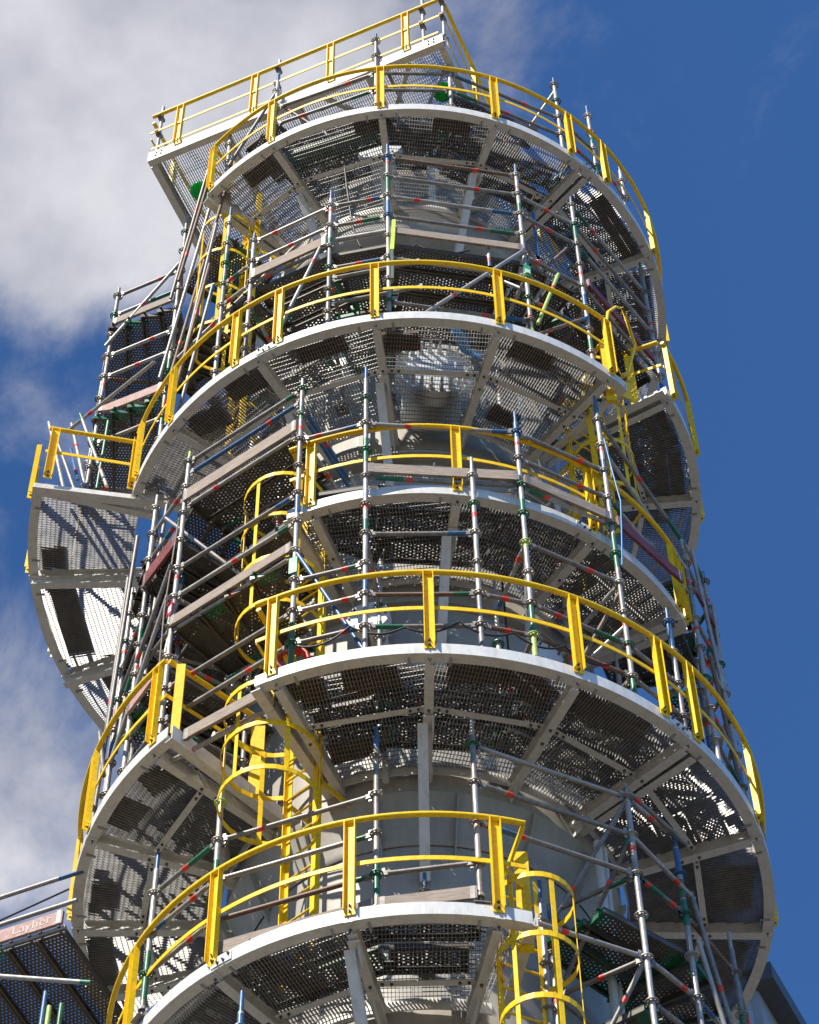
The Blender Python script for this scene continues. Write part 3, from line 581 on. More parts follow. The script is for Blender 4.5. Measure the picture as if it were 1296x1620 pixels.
# --- lower right tower
sr = Scaffold('lower right scaffold tower with green edged stepped decks, beside the bottom ladder', P(42, 3, 0), 17.69, .535)
sr.std('d', 41, 3.0, 0.0, 19.9); sr.std('e', 54.5, 3.0, 0.0, 19.8, 'blue_paint', [(19.3, 19.65, 'blue_paint'), (18.6, 18.95, 'green_paint')]); sr.std('di', 33, 2.15, 0.0, 18.75, 'blue_paint'); sr.std('f', 72, 3.1, 0, 19.2); sr.std('ei', 64, 2.15, 0, 18.9)
sr.std('h', 88, 3.15, 0, 18.6)
for z, k in ((19.83, 0), (19.3, 0), (18.76, 0), (17.69, 0)): sr.tube(P(9.6, 3.0, z - .0), sr.st['d'][0] + V((0, 0, z)))
for z in (19.65, 18.95, 18.76, 17.7, 17.15, 16.6): sr.led('d', 'e', z)
for z in (18.6, 17.6, 16.6): sr.led('di', 'd', z); sr.led('e', 'f', z); sr.led('di', 'ei', z); sr.led('f', 'h', z + .3)
sr.brace(P(33, 2.15, 18.6), P(41, 3, 19.8), 'galvanised_dark'); sr.brace(P(33, 2.2, 17.7), P(41, 3, 19.3), 'rust_tube'); sr.brace(P(41, 3, 17.7), P(33, 2.15, 16.3)); sr.brace(P(41, 3, 19.3), P(57, 3.05, 19.05)); sr.brace(P(40.6, 3, 19.95), P(56, 3.08, 19.75), 'galvanised_dark')
sr.brace(P(56, 3.05, 19.1), P(70, 3.1, 17.2)); sr.brace(P(55, 3.08, 18.4), P(69, 3.15, 16.2))
sr.deck(P(37, 2.75, 0), P(56, 2.95, 0), P(30, 2.1, 0), P(60, 2.1, 0), 18.35, True, 3, .9); sr.deck(P(40, 2.95, 0), P(74, 3.0, 0), P(33, 2.05, 0), P(74, 2.05, 0), 17.15, False, 5, .4)
sr.deck(P(56, 3.0, 0), P(88, 3.1, 0), P(56, 2.1, 0), P(88, 2.1, 0), 18.3, False, 4)
# --- second tier (on the broad fourth platform)
sb = Scaffold('front scaffold standing on the broad fourth platform, rising past the third', P(10, Q, Z[4]), 21.17, .52)
sb.std('A', -21.2, Q, 20.56, 25.95, None, [(20.7, 21.5, 'green_paint'), (23.4, 23.7, 'blue_paint')]); sb.std('B', -8.5, Q, 20.56, 25.85, None, [(24.05, 24.5, 'green_paint')]); sb.std('E', 10.6, Q, 20.56, 24.0, 'galvanised', [(20.7, 21.3, 'galvanised_dark'), (23.0, 23.08, 'red_tape')])
sb.std('C', 19.6, Q, 20.56, 25.1, 'blue_paint', [(24.7, 25.0, 'blue_paint'), (20.62, 21.2, 'lime_paint'), (21.2, 21.65, 'green_paint'), (22.65, 22.8, 'lime_paint'), (23.2, 23.5, 'green_paint')]); sb.std('D', 38.6, Q, 20.56, 26.25, 'blue_paint', [(26.0, 26.2, 'blue_paint'), (23.0, 23.6, 'green_paint'), (20.9, 21.15, 'green_paint')])
sb.std('F', 51.2, Q, 20.56, 22.85, 'blue_paint', [(22.3, 22.8, 'blue_paint')])
for k, a, r1 in (('Bi', -9, 2.45), ('Ci', 20, 2.45), ('Di', 40, 2.5), ('Fi', 60, 2.5)): sb.std(k, a, r1, 20.56, 23.2 if k != 'Di' else 24.4)
sb.led('B', 'C', 24.81, tape=True); sb.led('B', 'C', 23.82, m='galvanised_dark', ends='green_paint'); sb.led('B', 'E', 22.73, m='galvanised_dark'); sb.leds('B', 'E', [21.69, 21.17]); sb.leds('E', 'C', [21.69, 21.17]); sb.leds('A', 'B', [21.69, 21.17, 22.21, 24.81])
sb.leds('C', 'D', [24.81, 24.29, 22.73, 21.69, 21.17, 23.77]); sb.leds('D', 'F', [21.69, 21.17, 22.21])
sb.led('Bi', 'Ci', 21.69); sb.led('Bi', 'Ci', 21.17); sb.leds('Ci', 'Di', [21.69, 21.17]); sb.leds('C', 'Ci', [21.17, 22.73]); sb.leds('B', 'Bi', [21.17, 22.73]); sb.leds('D', 'Di', [22.73, 23.77, 21.17]); sb.leds('F', 'Fi', [21.69, 21.17]); sb.leds('Di', 'Fi', [21.17, 22.21])
sb.brace(P(19.6, Q, 22.7), P(26, 2.5, 21.1)); sb.brace(P(-21, Q, 22.7), P(-8.8, 3.3, 20.9), 'blue_paint'); sb.brace(P(38.6, Q, 22.0), P(29, 2.6, 21.3)); sb.brace(P(38.6, Q, 22.6), P(32, 2.6, 21.3), 'rust_tube')
sb.toes('B', 'C', 23.82, h=.16); sb.toe(P(19.6, Q, 0), P(38, Q, 0), 23.75); sb.toe(P(39, Q, 0), P(58, 3.42, 0), 23.75, .17, 'maroon_board'); sb.toe(P(-24, 2.9, 0), P(-10, 2.6, 0), 20.75)
for a0, a1 in ((-8.5, 19.4), (19.8, 38.4), (38.8, 58), (58.5, 80)):
    sb.deck(P(a0, 3.22, 0), P(a1, 3.22, 0), P(a0, 2.2, 0), P(a1, 2.2, 0), 23.90); sb.deck(P(a0, 3.3, 0), P(a1, 3.3, 0), P(a0, 2.25, 0), P(a1, 2.25, 0), 20.74)
sb.deck(P(-21, 3.3, 0), P(-9, 3.3, 0), P(-21, 2.2, 0), P(-9, 2.2, 0), 20.72); sb.deck(P(-21, 3.25, 0), P(-9, 3.25, 0), P(-19, 2.6, 0), P(-9, 2.2, 0), 23.88)
sb.deck(P(80, 3.3, 0), P(110, 3.3, 0), P(80, 2.25, 0), P(110, 2.25, 0), 20.74)
# --- right edge tower seen edge on
se = Scaffold('scaffold tower on the far right edge, seen edge on behind the third platform', P(80, Q, Z[4]), 21.17, .52)
for k, a, r1, z1 in (('a', 66, 3.36, 25.2), ('b', 78, 3.45, 25.4), ('c', 90, 3.5, 25.8), ('d', 84, 3.2, 24.8), ('e', 103, 3.5, 25.6)): se.std(k, a, r1, 20.56, z1)
for z in (25.3, 24.8, 23.77, 23.25, 22.2, 21.69, 21.17): se.led('a', 'b', z); se.led('b', 'c', z); se.led('c', 'e', z)
for z in (24.8, 23.25, 21.69): se.led('d', 'b', z)
se.tube(sb.st['D'][0] + V((0, 0, 25.9)), se.st['a'][0] + V((0, 0, 25.3)), head=False); se.tube(sb.st['D'][0] + V((0, 0, 25.3)), se.st['a'][0] + V((0, 0, 24.7)), head=False); se.tube(sb.st['D'][0] + V((0, 0, 24.3)), se.st['a'][0] + V((0, 0, 24.2)))
se.brace(P(67, 3.45, 25.1), P(88, 3.56, 21.2)); se.brace(P(75, 3.5, 24.6), P(96, 3.56, 20.9)); se.brace(P(69, 3.42, 23.3), P(84, 3.5, 20.8), 'rust_tube')
se.deck(P(62, 3.3, 0), P(90, 3.3, 0), P(62, 2.3, 0), P(90, 2.3, 0), 24.35, False); se.deck(P(62, 3.3, 0), P(100, 3.35, 0), P(62, 2.3, 0), P(100, 2.3, 0), 22.35)
se.toes('a', 'b', 24.3, m='maroon_board')
# --- left middle tower on the left platform
sl = Scaffold('left scaffold tower standing on the left platform, planked decks and long ledgers', P(-55, Q, Z[4]), 21.17, .52)
sl.std('p', -49.3, Q, 20.56, 25.95, 'lime_paint', [(25.8, 25.95, 'galvanised_dark')]); sl.std('q', -62.3, Q, 20.56, 26.0); sl.std('r', -76, 3.4, 20.56, 25.2, None, [(21.2, 21.6, 'green_paint')]); sl.std('pi', -47, 2.45, 20.56, 25.6); sl.std('qi', -66, 2.45, 20.56, 25.6); sl.std('s', -84, 3.42, 20.56, 24.6)
Ap = sb.st['A'][0]
for z, kw in ((23.77, {}), (23.25, {'m': 'galvanised', 'tape': True}), (22.66, {'m': 'galvanised', 'tape': True}), (21.69, {'m': 'galvanised_dark'}), (21.17, {'m': 'galvanised_dark'}), (25.85, {'m': 'galvanised_dark', 'tape': False}), (25.6, {'m': 'blue_paint', 'tape': True})):
    sl.tube(sl.st['p'][0] + V((0, 0, z)), Ap + V((0, 0, z)), **kw)
sl.tube(P(-49, Q, 20.45), P(-24, 3.3, 20.45), 'galvanised')
sl.toe(sl.st['p'][0], Ap, 22.66, .15); sl.toe(sl.st['p'][0], Ap, 24.95, .2); sl.toe(P(-42, Q, 0), P(-25, Q, 0), 20.42, .15); sl.toe(sl.st['q'][0], sl.st['p'][0], 22.0, .16, 'board_pink'); sl.toe(sl.st['q'][0], sl.st['p'][0], 24.2, .24, 'maroon_board')
sl.tube(P(-49, Q, 24.93), P(-21.5, Q, 24.93), 'galvanised', None, True)
for z in (25.33, 24.81, 23.25, 22.73, 21.69, 21.17): sl.led('q', 'p', z)
for z in (23.77, 23.25, 22.21, 21.17): sl.led('r', 'q', z); sl.led('s', 'r', z - .52)
for z in (25.33, 23.25, 22.21, 21.17): sl.led('pi', 'p', z); sl.led('qi', 'q', z)
sl.tube(P(-21.4, Q, 25.55), P(-19, 2.2, 25.55), 'blue_paint'); sl.tube(P(-20.6, Q, 25.25), P(-17.6, 2.2, 25.25), 'blue_paint'); sl.tube(P(-21, Q, 24.9), P(-18, 2.2, 24.9), 'galvanised')
sl.deck(P(-49, 3.38, 0), P(-21.5, 3.38, 0), P(-49, 2.1, 0), P(-21.5, 2.1, 0), 25.0, True, 4, .1); sl.deck(P(-49, 3.38, 0), P(-25, 3.38, 0), P(-50, 2.6, 0), P(-30, 2.2, 0), 22.68, False, 4, .6)
sl.deck(P(-62, 3.36, 0), P(-49.5, 3.36, 0), P(-66, 2.1, 0), P(-49.5, 2.1, 0), 24.3, False, 3, .3); sl.deck(P(-76, 3.36, 0), P(-62.5, 3.36, 0), P(-78, 2.1, 0), P(-64, 2.1, 0), 23.8, False, 3, .7); sl.deck(P(-62, 3.36, 0), P(-49.5, 3.36, 0), P(-66, 2.1, 0), P(-49.5, 2.1, 0), 22.05, False, 3, .5); sl.deck(P(-84, 3.36, 0), P(-62.5, 3.36, 0), P(-84, 2.3, 0), P(-64, 2.3, 0), 22.0, True, 3)
sl.deck(P(-49, 3.0, 0), P(-26, 3.0, 0), P(-52, 2.1, 0), P(-28, 2.1, 0), 24.0, True, 3, .3); sl.deck(P(-80, 3.36, 0), P(-64, 3.36, 0), P(-84, 2.1, 0), P(-66, 2.1, 0), 25.2, False, 4, .3); sl.deck(P(-64, 3.0, 0), P(-50, 3.0, 0), P(-70, 2.1, 0), P(-52, 2.1, 0), 23.2, True, 3, .3); sl.deck(P(-72, 3.2, 0), P(-50, 3.2, 0), P(-84, 2.1, 0), P(-56, 2.1, 0), 25.3, True, 4, .2)
sl.deck(P(-110, 3.3, 0), P(-80, 3.3, 0), P(-110, 2.1, 0), P(-80, 2.1, 0), 24.4, False); sl.deck(P(-120, 3.3, 0), P(-85, 3.3, 0), P(-120, 2.1, 0), P(-85, 2.1, 0), 22.6, False); sl.deck(P(-60, 3.2, 0), P(-44, 3.2, 0), P(-70, 2.1, 0), P(-46, 2.1, 0), 20.8, False, 4, .3)
sl.brace(P(-53, 3.5, 24.9), P(-30, 2.3, 23.0)); sl.brace(P(-49, 3.5, 23.75), P(-66, 3.42, 22.7)); sl.brace(P(-49, 3.5, 23.2), P(-70, 3.44, 21.8)); sl.brace(P(-71, 3.5, 25.1), P(-82, 3.5, 21.4)); sl.brace(P(-67, 3.5, 25.6), P(-78, 3.5, 21.2), 'galvanised_dark'); sl.brace(P(-75, 3.56, 22.6), P(-69, 3.5, 21.5))
rl = random.Random(5)
for k in range(15):
    a = rl.uniform(-77, -62); r1 = rl.uniform(2.9, 3.42); z = rl.uniform(20.8, 23.2)
    sl.brace(P(a, r1, z), P(a + rl.uniform(-9, 9), r1 + rl.uniform(-.15, .1), z + rl.uniform(1.6, 3.2)), rl.choice(['galvanised_dark', 'galvanised_dark', 'rust_tube', 'galvanised', 'green_paint']))
for k, (z, m) in enumerate(((24.3, 'galvanised_dark'), (23.0, 'galvanised'), (22.4, 'galvanised_dark'), (21.4, 'rust_tube'), (25.0, 'galvanised_dark'))):
    sl.tube(P(-50, 2.5 + .1 * k, z), P(-24, 2.5 + .05 * k, z), m); sl.tube(P(-62, 3.4, z + .2), P(-58, 2.2, z + .2), m)
sl.std('t', -36, 2.6, 22.0, 25.6, base=False); sl.std('u', -56, 2.4, 20.56, 25.6)
# --- third tier (on the second platform)
sc_ = Scaffold('front scaffold on the second platform, rising to the uppermost round platform', P(5, Q, Z[2]), 31.1, .53)
sc_.std('c', -4.0, Q, 26.78, 31.35, 'blue_paint', [(31.0, 31.2, 'blue_paint'), (30.2, 30.55, 'green_paint'), (29.5, 29.9, 'blue_paint'), (26.8, 27.15, 'green_paint')]); sc_.std('b', -16.4, Q, 26.78, 30.35); sc_.std('d', 24.9, Q, 26.78, 31.3, 'blue_paint', [(26.8, 27.2, 'lime_paint')]); sc_.std('e', 39.5, Q, 26.78, 31.25, 'blue_paint', [(30.2, 30.6, 'green_paint')])
sc_.std('a', -35.2, Q, 26.78, 30.15, 'blue_paint'); sc_.std('z', -43.5, Q, 26.78, 31.45, 'blue_paint', [(29.9, 30.3, 'green_paint')]); sc_.std('f', 68, 3.42, Z2B, 31.8, 'green_paint')
for k, a in (('ci', -6), ('di', 26), ('bi', -20), ('ei', 44), ('ai', -40)): sc_.std(k, a, 2.4, 26.78, 29.6 if k not in ('di', 'ei') else 30.6)
sc_.led('c', 'd', 31.1, m='rust_tube', tape=True); sc_.led('c', 'd', 30.57, tape=True); sc_.led('c', 'd', 30.04, m='galvanised', ends='blue_paint', tape=True); sc_.led('c', 'd', 29.51, m='galvanised_dark', tape=True); sc_.led('c', 'd', 28.45, m='galvanised'); sc_.led('c', 'd', 27.39, m='galvanised_dark', ends='blue_paint')
sc_.leds('b', 'c', [30.04, 29.51, 28.45]); sc_.leds('a', 'b', [30.04, 29.51, 28.98]); sc_.tube(sc_.st['b'][0] + V((0, 0, 28.2)), P(3, Q, 28.35), 'galvanised_dark', tape=False); sc_.tube(sc_.st['b'][0] + V((0, 0, 27.6)), P(3.5, Q, 27.75), 'galvanised_dark', tape=False)
sc_.leds('d', 'e', [30.57, 30.04, 28.98, 28.45, 27.92]); sc_.leds('e', 'f', [31.1, 30.57, 30.04, 28.98]); sc_.leds('z', 'a', [29.51, 28.98, 28.45]); sc_.tube(P(-56, 3.5, 28.6), P(-24, 3.3, 29.6), 'galvanised', head=False)
for i, j in (('ci', 'c'), ('di', 'd'), ('bi', 'b'), ('ei', 'e'), ('ai', 'a')): sc_.leds(i, j, [28.45, 27.39])
sc_.leds('ci', 'di', [29.51]); sc_.leds('di', 'ei', [29.51])
sc_.toes('c', 'd', 28.93, h=.14); sc_.toes('a', 'b', 28.93, h=.2); sc_.toe(P(25.5, 3.35, 0), P(37, 2.9, 0), 29.2, .16); sc_.toe(P(40, Q, 0), P(66, Q, 0), 29.0, .15, 'maroon_board')
sc_.tube(P(-15, Q, 29.12), P(-4.5, Q, 29.12), 'galvanised', False and None, False, False, .035)
for a0, a1, al in ((-43, -35.5, False), (-35, -16.6, True), (-16.2, -4.2, True), (-3.8, 24.7, True), (25, 39.3, False), (39.8, 68, True)):
    sc_.deck(P(a0, 3.34, 0), P(a1, 3.34, 0), P(a0, 2.0 if a0 > -17 else 2.3, 0), P(a1, 2.0 if a0 > -17 else 2.3, 0), 28.93, al)
for a0, a1, al in ((-43, -20, True), (-16, -4.5, False), (25, 42, True)): sc_.deck(P(a0, 3.3, 0), P(a1, 3.3, 0), P(a0, 2.5, 0), P(a1, 2.5, 0), 27.45, al)
sc_.brace(P(3, 3.46, 27.0), P(24, 3.46, 28.95), 'galvanised'); sc_.brace(P(-27, 3.46, 27.2), P(-17, 3.42, 29.3), 'galvanised'); sc_.brace(P(12, 2.9, 29.3), P(25, 3.3, 28.3)); sc_.brace(P(26, 3.45, 27.3), P(33, 3.4, 28.9), 'lime_paint'); sc_.brace(P(26, 3.42, 27.1), P(39.5, 3.42, 28.2), 'rust_tube'); sc_.brace(P(26, 3.0, 28.7), P(38, 3.3, 30.0), 'rust_tube')
sc_.brace(P(29.5, 3.3, 29.3), P(29.5, 3.3, 30.5), 'blue_paint'); sc_.brace(P(17.5, 3.3, 28.6), P(17.5, 3.3, 29.2), 'galvanised')
sc_.deck(P(62, 3.3, 0), P(95, 3.3, 0), P(62, 2.3, 0), P(95, 2.3, 0), Z2B + .15)
# --- tall narrow scaffold at left beside the upper ladder
su = Scaffold('upper left scaffold with steep stair tubes and a planked side bay open to the sky', P(-75, 3.8, Z[2]), 31.85, .53)
su.std('a', -66, Q, 26.78, 33.3, None, [(31.6, 32.0, 'green_paint'), (29.0, 29.5, 'green_paint')]); su.std('b', -76, 4.12, 26.78, 31.95, 'galvanised_dark', [(31.2, 31.45, 'green_paint'), (27.9, 28.3, 'green_paint')]); su.std('c', -90, 4.25, 26.78, 31.9); su.std('d', -92, 3.3, 26.78, 32.8); su.std('e', -55, 2.3, 26.78, 33)
su.leds('b', 'a', [31.85, 31.32, 30.26, 29.73, 27.9]); su.leds('c', 'b', [31.85, 31.32, 30.26, 29.7, 28.7]); su.leds('d', 'a', [31.1, 30.57, 29.0, 32.2]); su.leds('c', 'd', [31.32, 30.79, 29.7, 28.7])
su.toe(su.st['b'][0], su.st['a'][0], 30.95, .14); su.toe(su.st['b'][0], su.st['a'][0], 28.7, .17, 'board_pink')
su.deck(su.st['b'][0], su.st['a'][0], P(-98, 4.3, 0), P(-88, 2.9, 0), 30.92, False, 4, .5); su.deck(su.st['b'][0], su.st['a'][0], P(-98, 4.3, 0), P(-88, 2.9, 0), 28.68, False, 4, .6)
su.deck(P(-66, 3.35, 0), P(-48, 3.35, 0), P(-66, 2.4, 0), P(-48, 2.4, 0), 31.35, True, 3, .6); su.deck(P(-66, 3.35, 0), P(-55, 3.35, 0), P(-66, 2.4, 0), P(-58, 2.4, 0), 29.6, False, 4, .6); su.deck(P(-80, 3.2, 0), P(-58, 2.5, 0), P(-95, 3.1, 0), P(-70, 2.0, 0), 31.2, True, 4, .3); su.deck(P(-80, 3.2, 0), P(-50, 2.6, 0), P(-95, 3.1, 0), P(-60, 2.0, 0), 28.6, True, 4, .3)
su.brace(P(-76, 4.18, 30.5), P(-65, 3.45, 31.9), 'galvanised'); su.brace(P(-66, 3.5, 29.0), P(-49, 3.45, 32.6)); su.brace(P(-62, 3.46, 28.4), P(-46, 3.42, 32.2), 'rust_tube'); su.brace(P(-60, 3.4, 28.0), P(-46, 3.5, 31.2)); su.brace(P(-58, 3.5, 27.2), P(-47, 3.5, 30.2), 'rust_tube'); su.brace(P(-64, 3.52, 30.8), P(-52, 3.5, 33.3)); su.brace(P(-61, 3.5, 31.0), P(-50, 3.5, 33.2), 'rust_tube'); su.brace(P(-53, 3.5, 27.0), P(-45, 3.5, 29.5))
su.brace(P(-81, 4.5, 28.9), P(-60, 3.7, 28.7), 'galvanised')
for a0, r0, a1, r1, z0, z1, m in ((-76, 4.35, -82, 4.75, 26.9, 29.2, 'galvanised'), (-75, 4.1, -81, 4.45, 26.9, 29.1, 'galvanised'), (-72, 3.9, -78, 4.35, 26.9, 29.0, 'galvanised'), (-76, 4.2, -80, 4.6, 26.9, 28.6, 'galvanised_dark'), (-73, 4.25, -80, 4.4, 27.0, 28.4, 'blue_paint'), (-74, 4.0, -72, 4.0, 27, 28.3, 'green_paint')): su.brace(P(a0, r0, z0), P(a1, r1, z1), m)
# --- top tier on the uppermost platform
st_ = Scaffold('short scaffold stubs and rails rising above the uppermost round platform', P(0, Q, Z[1]), 33.2, .53)
for k, a, z1, tp_ in (('a', -32, 34.7, 'blue_paint'), ('b', -6.5, 34.9, 'blue_paint'), ('c', 10.8, 34.8, 'blue_paint'), ('d', 39.5, 34.9, 'blue_paint'), ('e', 51.5, 35.0, 'blue_paint'), ('f', 67, 34.7, 'blue_paint'), ('g', -47, 34.0, 'galvanised')): st_.std(k, a, 3.38, Z[1] - .02, z1, tp_)
for z in (33.2, 33.73): st_.leds('b', 'c', [z], m='galvanised_dark', tape=False); st_.leds('c', 'd', [z], tape=True); st_.leds('d', 'e', [z]); st_.leds('e', 'f', [z]); st_.leds('a', 'b', [z])
st_.brace(P(-46, 3.4, 33.0), P(-32, 3.4, 34.2), 'galvanised_dark'); st_.brace(P(-32, 3.4, 33.9), P(-20, 3.0, 32.9)); st_.brace(P(-6.5, 3.38, 34.6), P(0, 2.9, 33.6)); st_.brace(P(10.8, 3.38, 34.2), P(4, 2.8, 33.2)); st_.brace(P(39.5, 3.38, 34.6), P(34, 2.6, 33.5))
for a0, a1, al in ((-44, -32, True), (-31, -7, True), (-6, 10.5, True), (11, 39, True), (40, 66, True), (66, 100, False)): st_.deck(P(a0, 3.3, 0), P(a1, 3.3, 0), P(a0, 2.98 if -40 < a0 < 10 else 2.5, 0), P(a1, 2.98 if -40 < a0 < 10 else 2.5, 0), Z[1] + .12 if a0 != -44 else Z[1] + 1.3, al)
st_.deck(P(12, 3.1, 0), P(38, 3.1, 0), P(12, 2.0, 0), P(38, 2.0, 0), Z[1] + 1.5, True)
for a0, a1 in ((-44, -25), (-24.5, -7), (-6.5, 11)): st_.deck(P(a0, 2.85, 0), P(a1, 2.85, 0), P(a0, 1.87, 0), P(a1, 1.87, 0), Z[1] + 1.55, True, None, .15)
stt = Scaffold('scaffold tube stubs clamped to the guardrail of the square top platform', A, ZT + .55, .5)
for s, h in ((.05, 1.5), (1.95, 1.45), (LU - .25, 1.55), (LU + .06, 1.6)):
    p = A + eu * s - ev * .0; stt.st[s] = 0
    b = MB(); b.tube(p + V((0, 0, .02)), p + V((0, 0, h)), .026, 10, 'galvanised'); so = part('standard', b, stt.t)
    for z in (.58, 1.1):
        b = MB(); b.bar(p + V((0, 0, z - .035)), p + V((0, 0, z + .035)), .09, .07, eu, 'galvanised_dark'); b.bar(p - ev * .06 + V((0, 0, z - .03)), p - ev * .06 + V((0, 0, z + .03)), .075, .06, eu, 'rust_tube'); part('coupler', b, so)

# --- scaffold bridge entering from the left
sg = Scaffold('scaffold bridge deck coming in from the lower left edge of the view', P(-78, 5, 0), 19.5, .53)
za = 19.4
dB, dI = V((-.93, .37, 0)), V((.37, .93, 0))
pa = V((-3.46, -1.15, za)); pb, pc = pa + dB * 3.2, pa + dI * 1.9; pd = pb + dI * 1.9
for k, (a, r1, z1) in {'a': (-86, 3.95, 18.75), 'b': (-90, 6.4, 21.2), 'c': (-104, 3.0, 19.3), 'd': (-107, 5.9, 21)}.items(): sg.std(k, a, r1, 0, z1, 'blue_paint')
sg.toe(pb, pa, za, .17, 'board_pink'); sg.deck(pb, pa, pd, pc, za, False, 10, .5); sg.tube(pb, pa, 'galvanised', head=False)
for dz, y0 in ((1.05, .24), (.5, .12)): sg.tube(pb + V((0, y0, dz)), pa + V((.05, y0, dz)), 'galvanised', head=False, tape=dz < 1)
sg.tube(pb + V((.6, -.25, .5)), pa + V((.35, -.2, -.95)), 'galvanised', head=False, tape=False); sg.tube(pb + V((.6, .3, -1.5)), pa + V((.55, .2, -1.2)), 'galvanised', head=False, tape=True); sg.tube(pb + V((1, .5, -1.9)), pa + V((.6, .3, -1.75)), 'galvanised', head=False, tape=False); sg.brace(pb + V((1, .3, 1.0)), pb + V((2.2, .5, .0)), 'galvanised_dark')
for a, r1, m in ((-71.5, 3.75, 'blue_paint'), (-70, 3.6, 'green_paint'), (-71, 3.7, 'lime_paint')): sg.brace(P(a, r1, 16.2), P(a, r1, za - .9 if m == 'blue_paint' else za - 1.1), m)
# lettering stamped on the pink toe board
cu = bpy.data.curves.new('lettering', 'FONT'); cu.body = 'Layher'; cu.size = .16; cu.extrude = .001; cu.align_x = 'CENTER'
tx = bpy.data.objects.new('lettering', cu); COL.objects.link(tx); cu.materials.append(MATS['letter_white'])
dT = (pa - pb).normalized(); nT = V((dT.y, -dT.x, 0)); mT = pb.lerp(pa, .89) + nT * .0645 + V((0, 0, .065))
tx.matrix_world = Matrix(((dT.x, 0, nT.x, mT.x), (dT.y, 0, nT.y, mT.y), (0, 1, 0, mT.z), (0, 0, 0, 1)))
deps = bpy.context.evaluated_depsgraph_get(); me = bpy.data.meshes.new_from_object(tx.evaluated_get(deps)); mw = tx.matrix_world.copy(); bpy.data.objects.remove(tx)
me.transform(Matrix.Translation(-ORG[sg.t.name]) @ mw); part('lettering', me, sg.t)

# ------------------------------------------------------------------ timber pads lying on the gratings
def pad(a, r, z, label, w=.52, l=.24, rot=0, m='pad_wood'):
    b = MB(); c = P(a, r, z - .025); u = TAN(a + rot)
    for k in range(2): b.bar(c - u * w / 2 + RAD(a + rot) * (k - .5) * l * .52 + V((0, 0, .022 + .002 * k)), c + u * (w / 2 - .02 * k) + RAD(a + rot) * (k - .5) * l * .52 + V((0, 0, .022 + .002 * k)), l / 2 * .97, .042, m=m)
    solo('timber_pad', b, label, 'timber pad', c, 'timber pads lying on the gratings')
pad(-7.3, 3.37, Z[1], 'brown timber pad on the uppermost round grating, left of centre by a radial beam')
pad(10.7, 3.37, Z[1], 'brown timber pad on the uppermost round grating, in its middle bay')
pad(-36, 3.3, Z[1], 'brown timber pad on the uppermost round grating, in its leftmost bay')
pad(60, 3.3, Z[1], 'long dark timber pad on the uppermost round grating, at its right side', 1.2)
pad(83, 3.3, Z[1], 'dark timber pad on the uppermost round grating, at its far right edge', 1.1)
pad(-18, 3.3, Z[2], 'brown timber pad on the second grating from the top, left of the manway', .6)
pad(-2, 3.2, Z[2], 'brown timber pad on the second grating from the top, above the manway bolts', .46, .24)
pad(25, 3.3, Z[2], 'brown timber pad on the second grating from the top, right of the manway', .56)
pad(-35, 3.3, Z[2], 'larger brown timber pad on the second grating, under the upper left ladder', .6, .3, 10)
pad(-47.6, 3.25, Z[2], 'brown timber pad on the second grating, near its left hand beam', .5, .32, 25)
pad(27, 2.4, Z[2], 'small dark timber pad on the second grating, at its inner edge', .4)
pad(-86.5, 4.45, Z[2], 'square brown pad on the far left wing grating, by its cross beam', .34, .3)
pad(-98, 4.38, Z[2], 'very long dark plank lying on the far left wing grating', 1.25, .32)
pad(-112, 4.2, Z[2], 'shorter dark plank at the low end of the far left wing grating', .6, .3)
pad(67, 3.3, Z2B, 'dark timber pad on the short right hand grating, upper one', .8, .3)
pad(82, 3.25, Z2B, 'dark timber pad on the short right hand grating, lower one', .9, .36)
pad(-8, 3.24, Z[4], 'pale edged timber pad on the broad fourth grating, left front bay', .56, .3, 4)
pad(10, 3.3, Z[4], 'timber pad on the broad fourth grating, left one of the right front bay', .6, .28, -6)
pad(19, 3.28, Z[4], 'slanted timber pad on the broad fourth grating, right one of the front bay', .55, .26, 30)
pad(-20, 3.3, Z[4], 'timber pad at the left corner of the broad fourth grating', .5, .3, 20)
pad(34, 3.25, Z[4], 'timber pad on the broad fourth grating, bay right of the front', .9, .3)
pad(-15.5, 2.4, Z[4], 'dark timber pad at the inner edge of the broad fourth grating', .5)
pad(82.5, 3.2, Z[4], 'big dark timber pad at the right side of the broad fourth grating', .6, .42, 10)
pad(103, 3.25, Z[4], 'dark timber pad at the far lower right of the broad fourth grating', .8, .3)
pad(-51.3, 3.3, Z[4], 'dark timber pad on the left grating, nearest the tall yellow ladder', .4, .28, 20)
pad(-61.3, 3.36, Z[4], 'dark timber pad on the left grating, below the first one', .42, .3, 10)
pad(-81, 3.3, Z[4], 'small square dark pad on the left grating in its middle bay', .36, .28)
pad(-97.5, 3.4, Z[4], 'long dark pad on the left grating in its lowest bay', .75, .26, 5)
pad(-29, 2.6, Z[5], 'dark plank crossing the lowest grating in its left bay', .9, .22, 70)

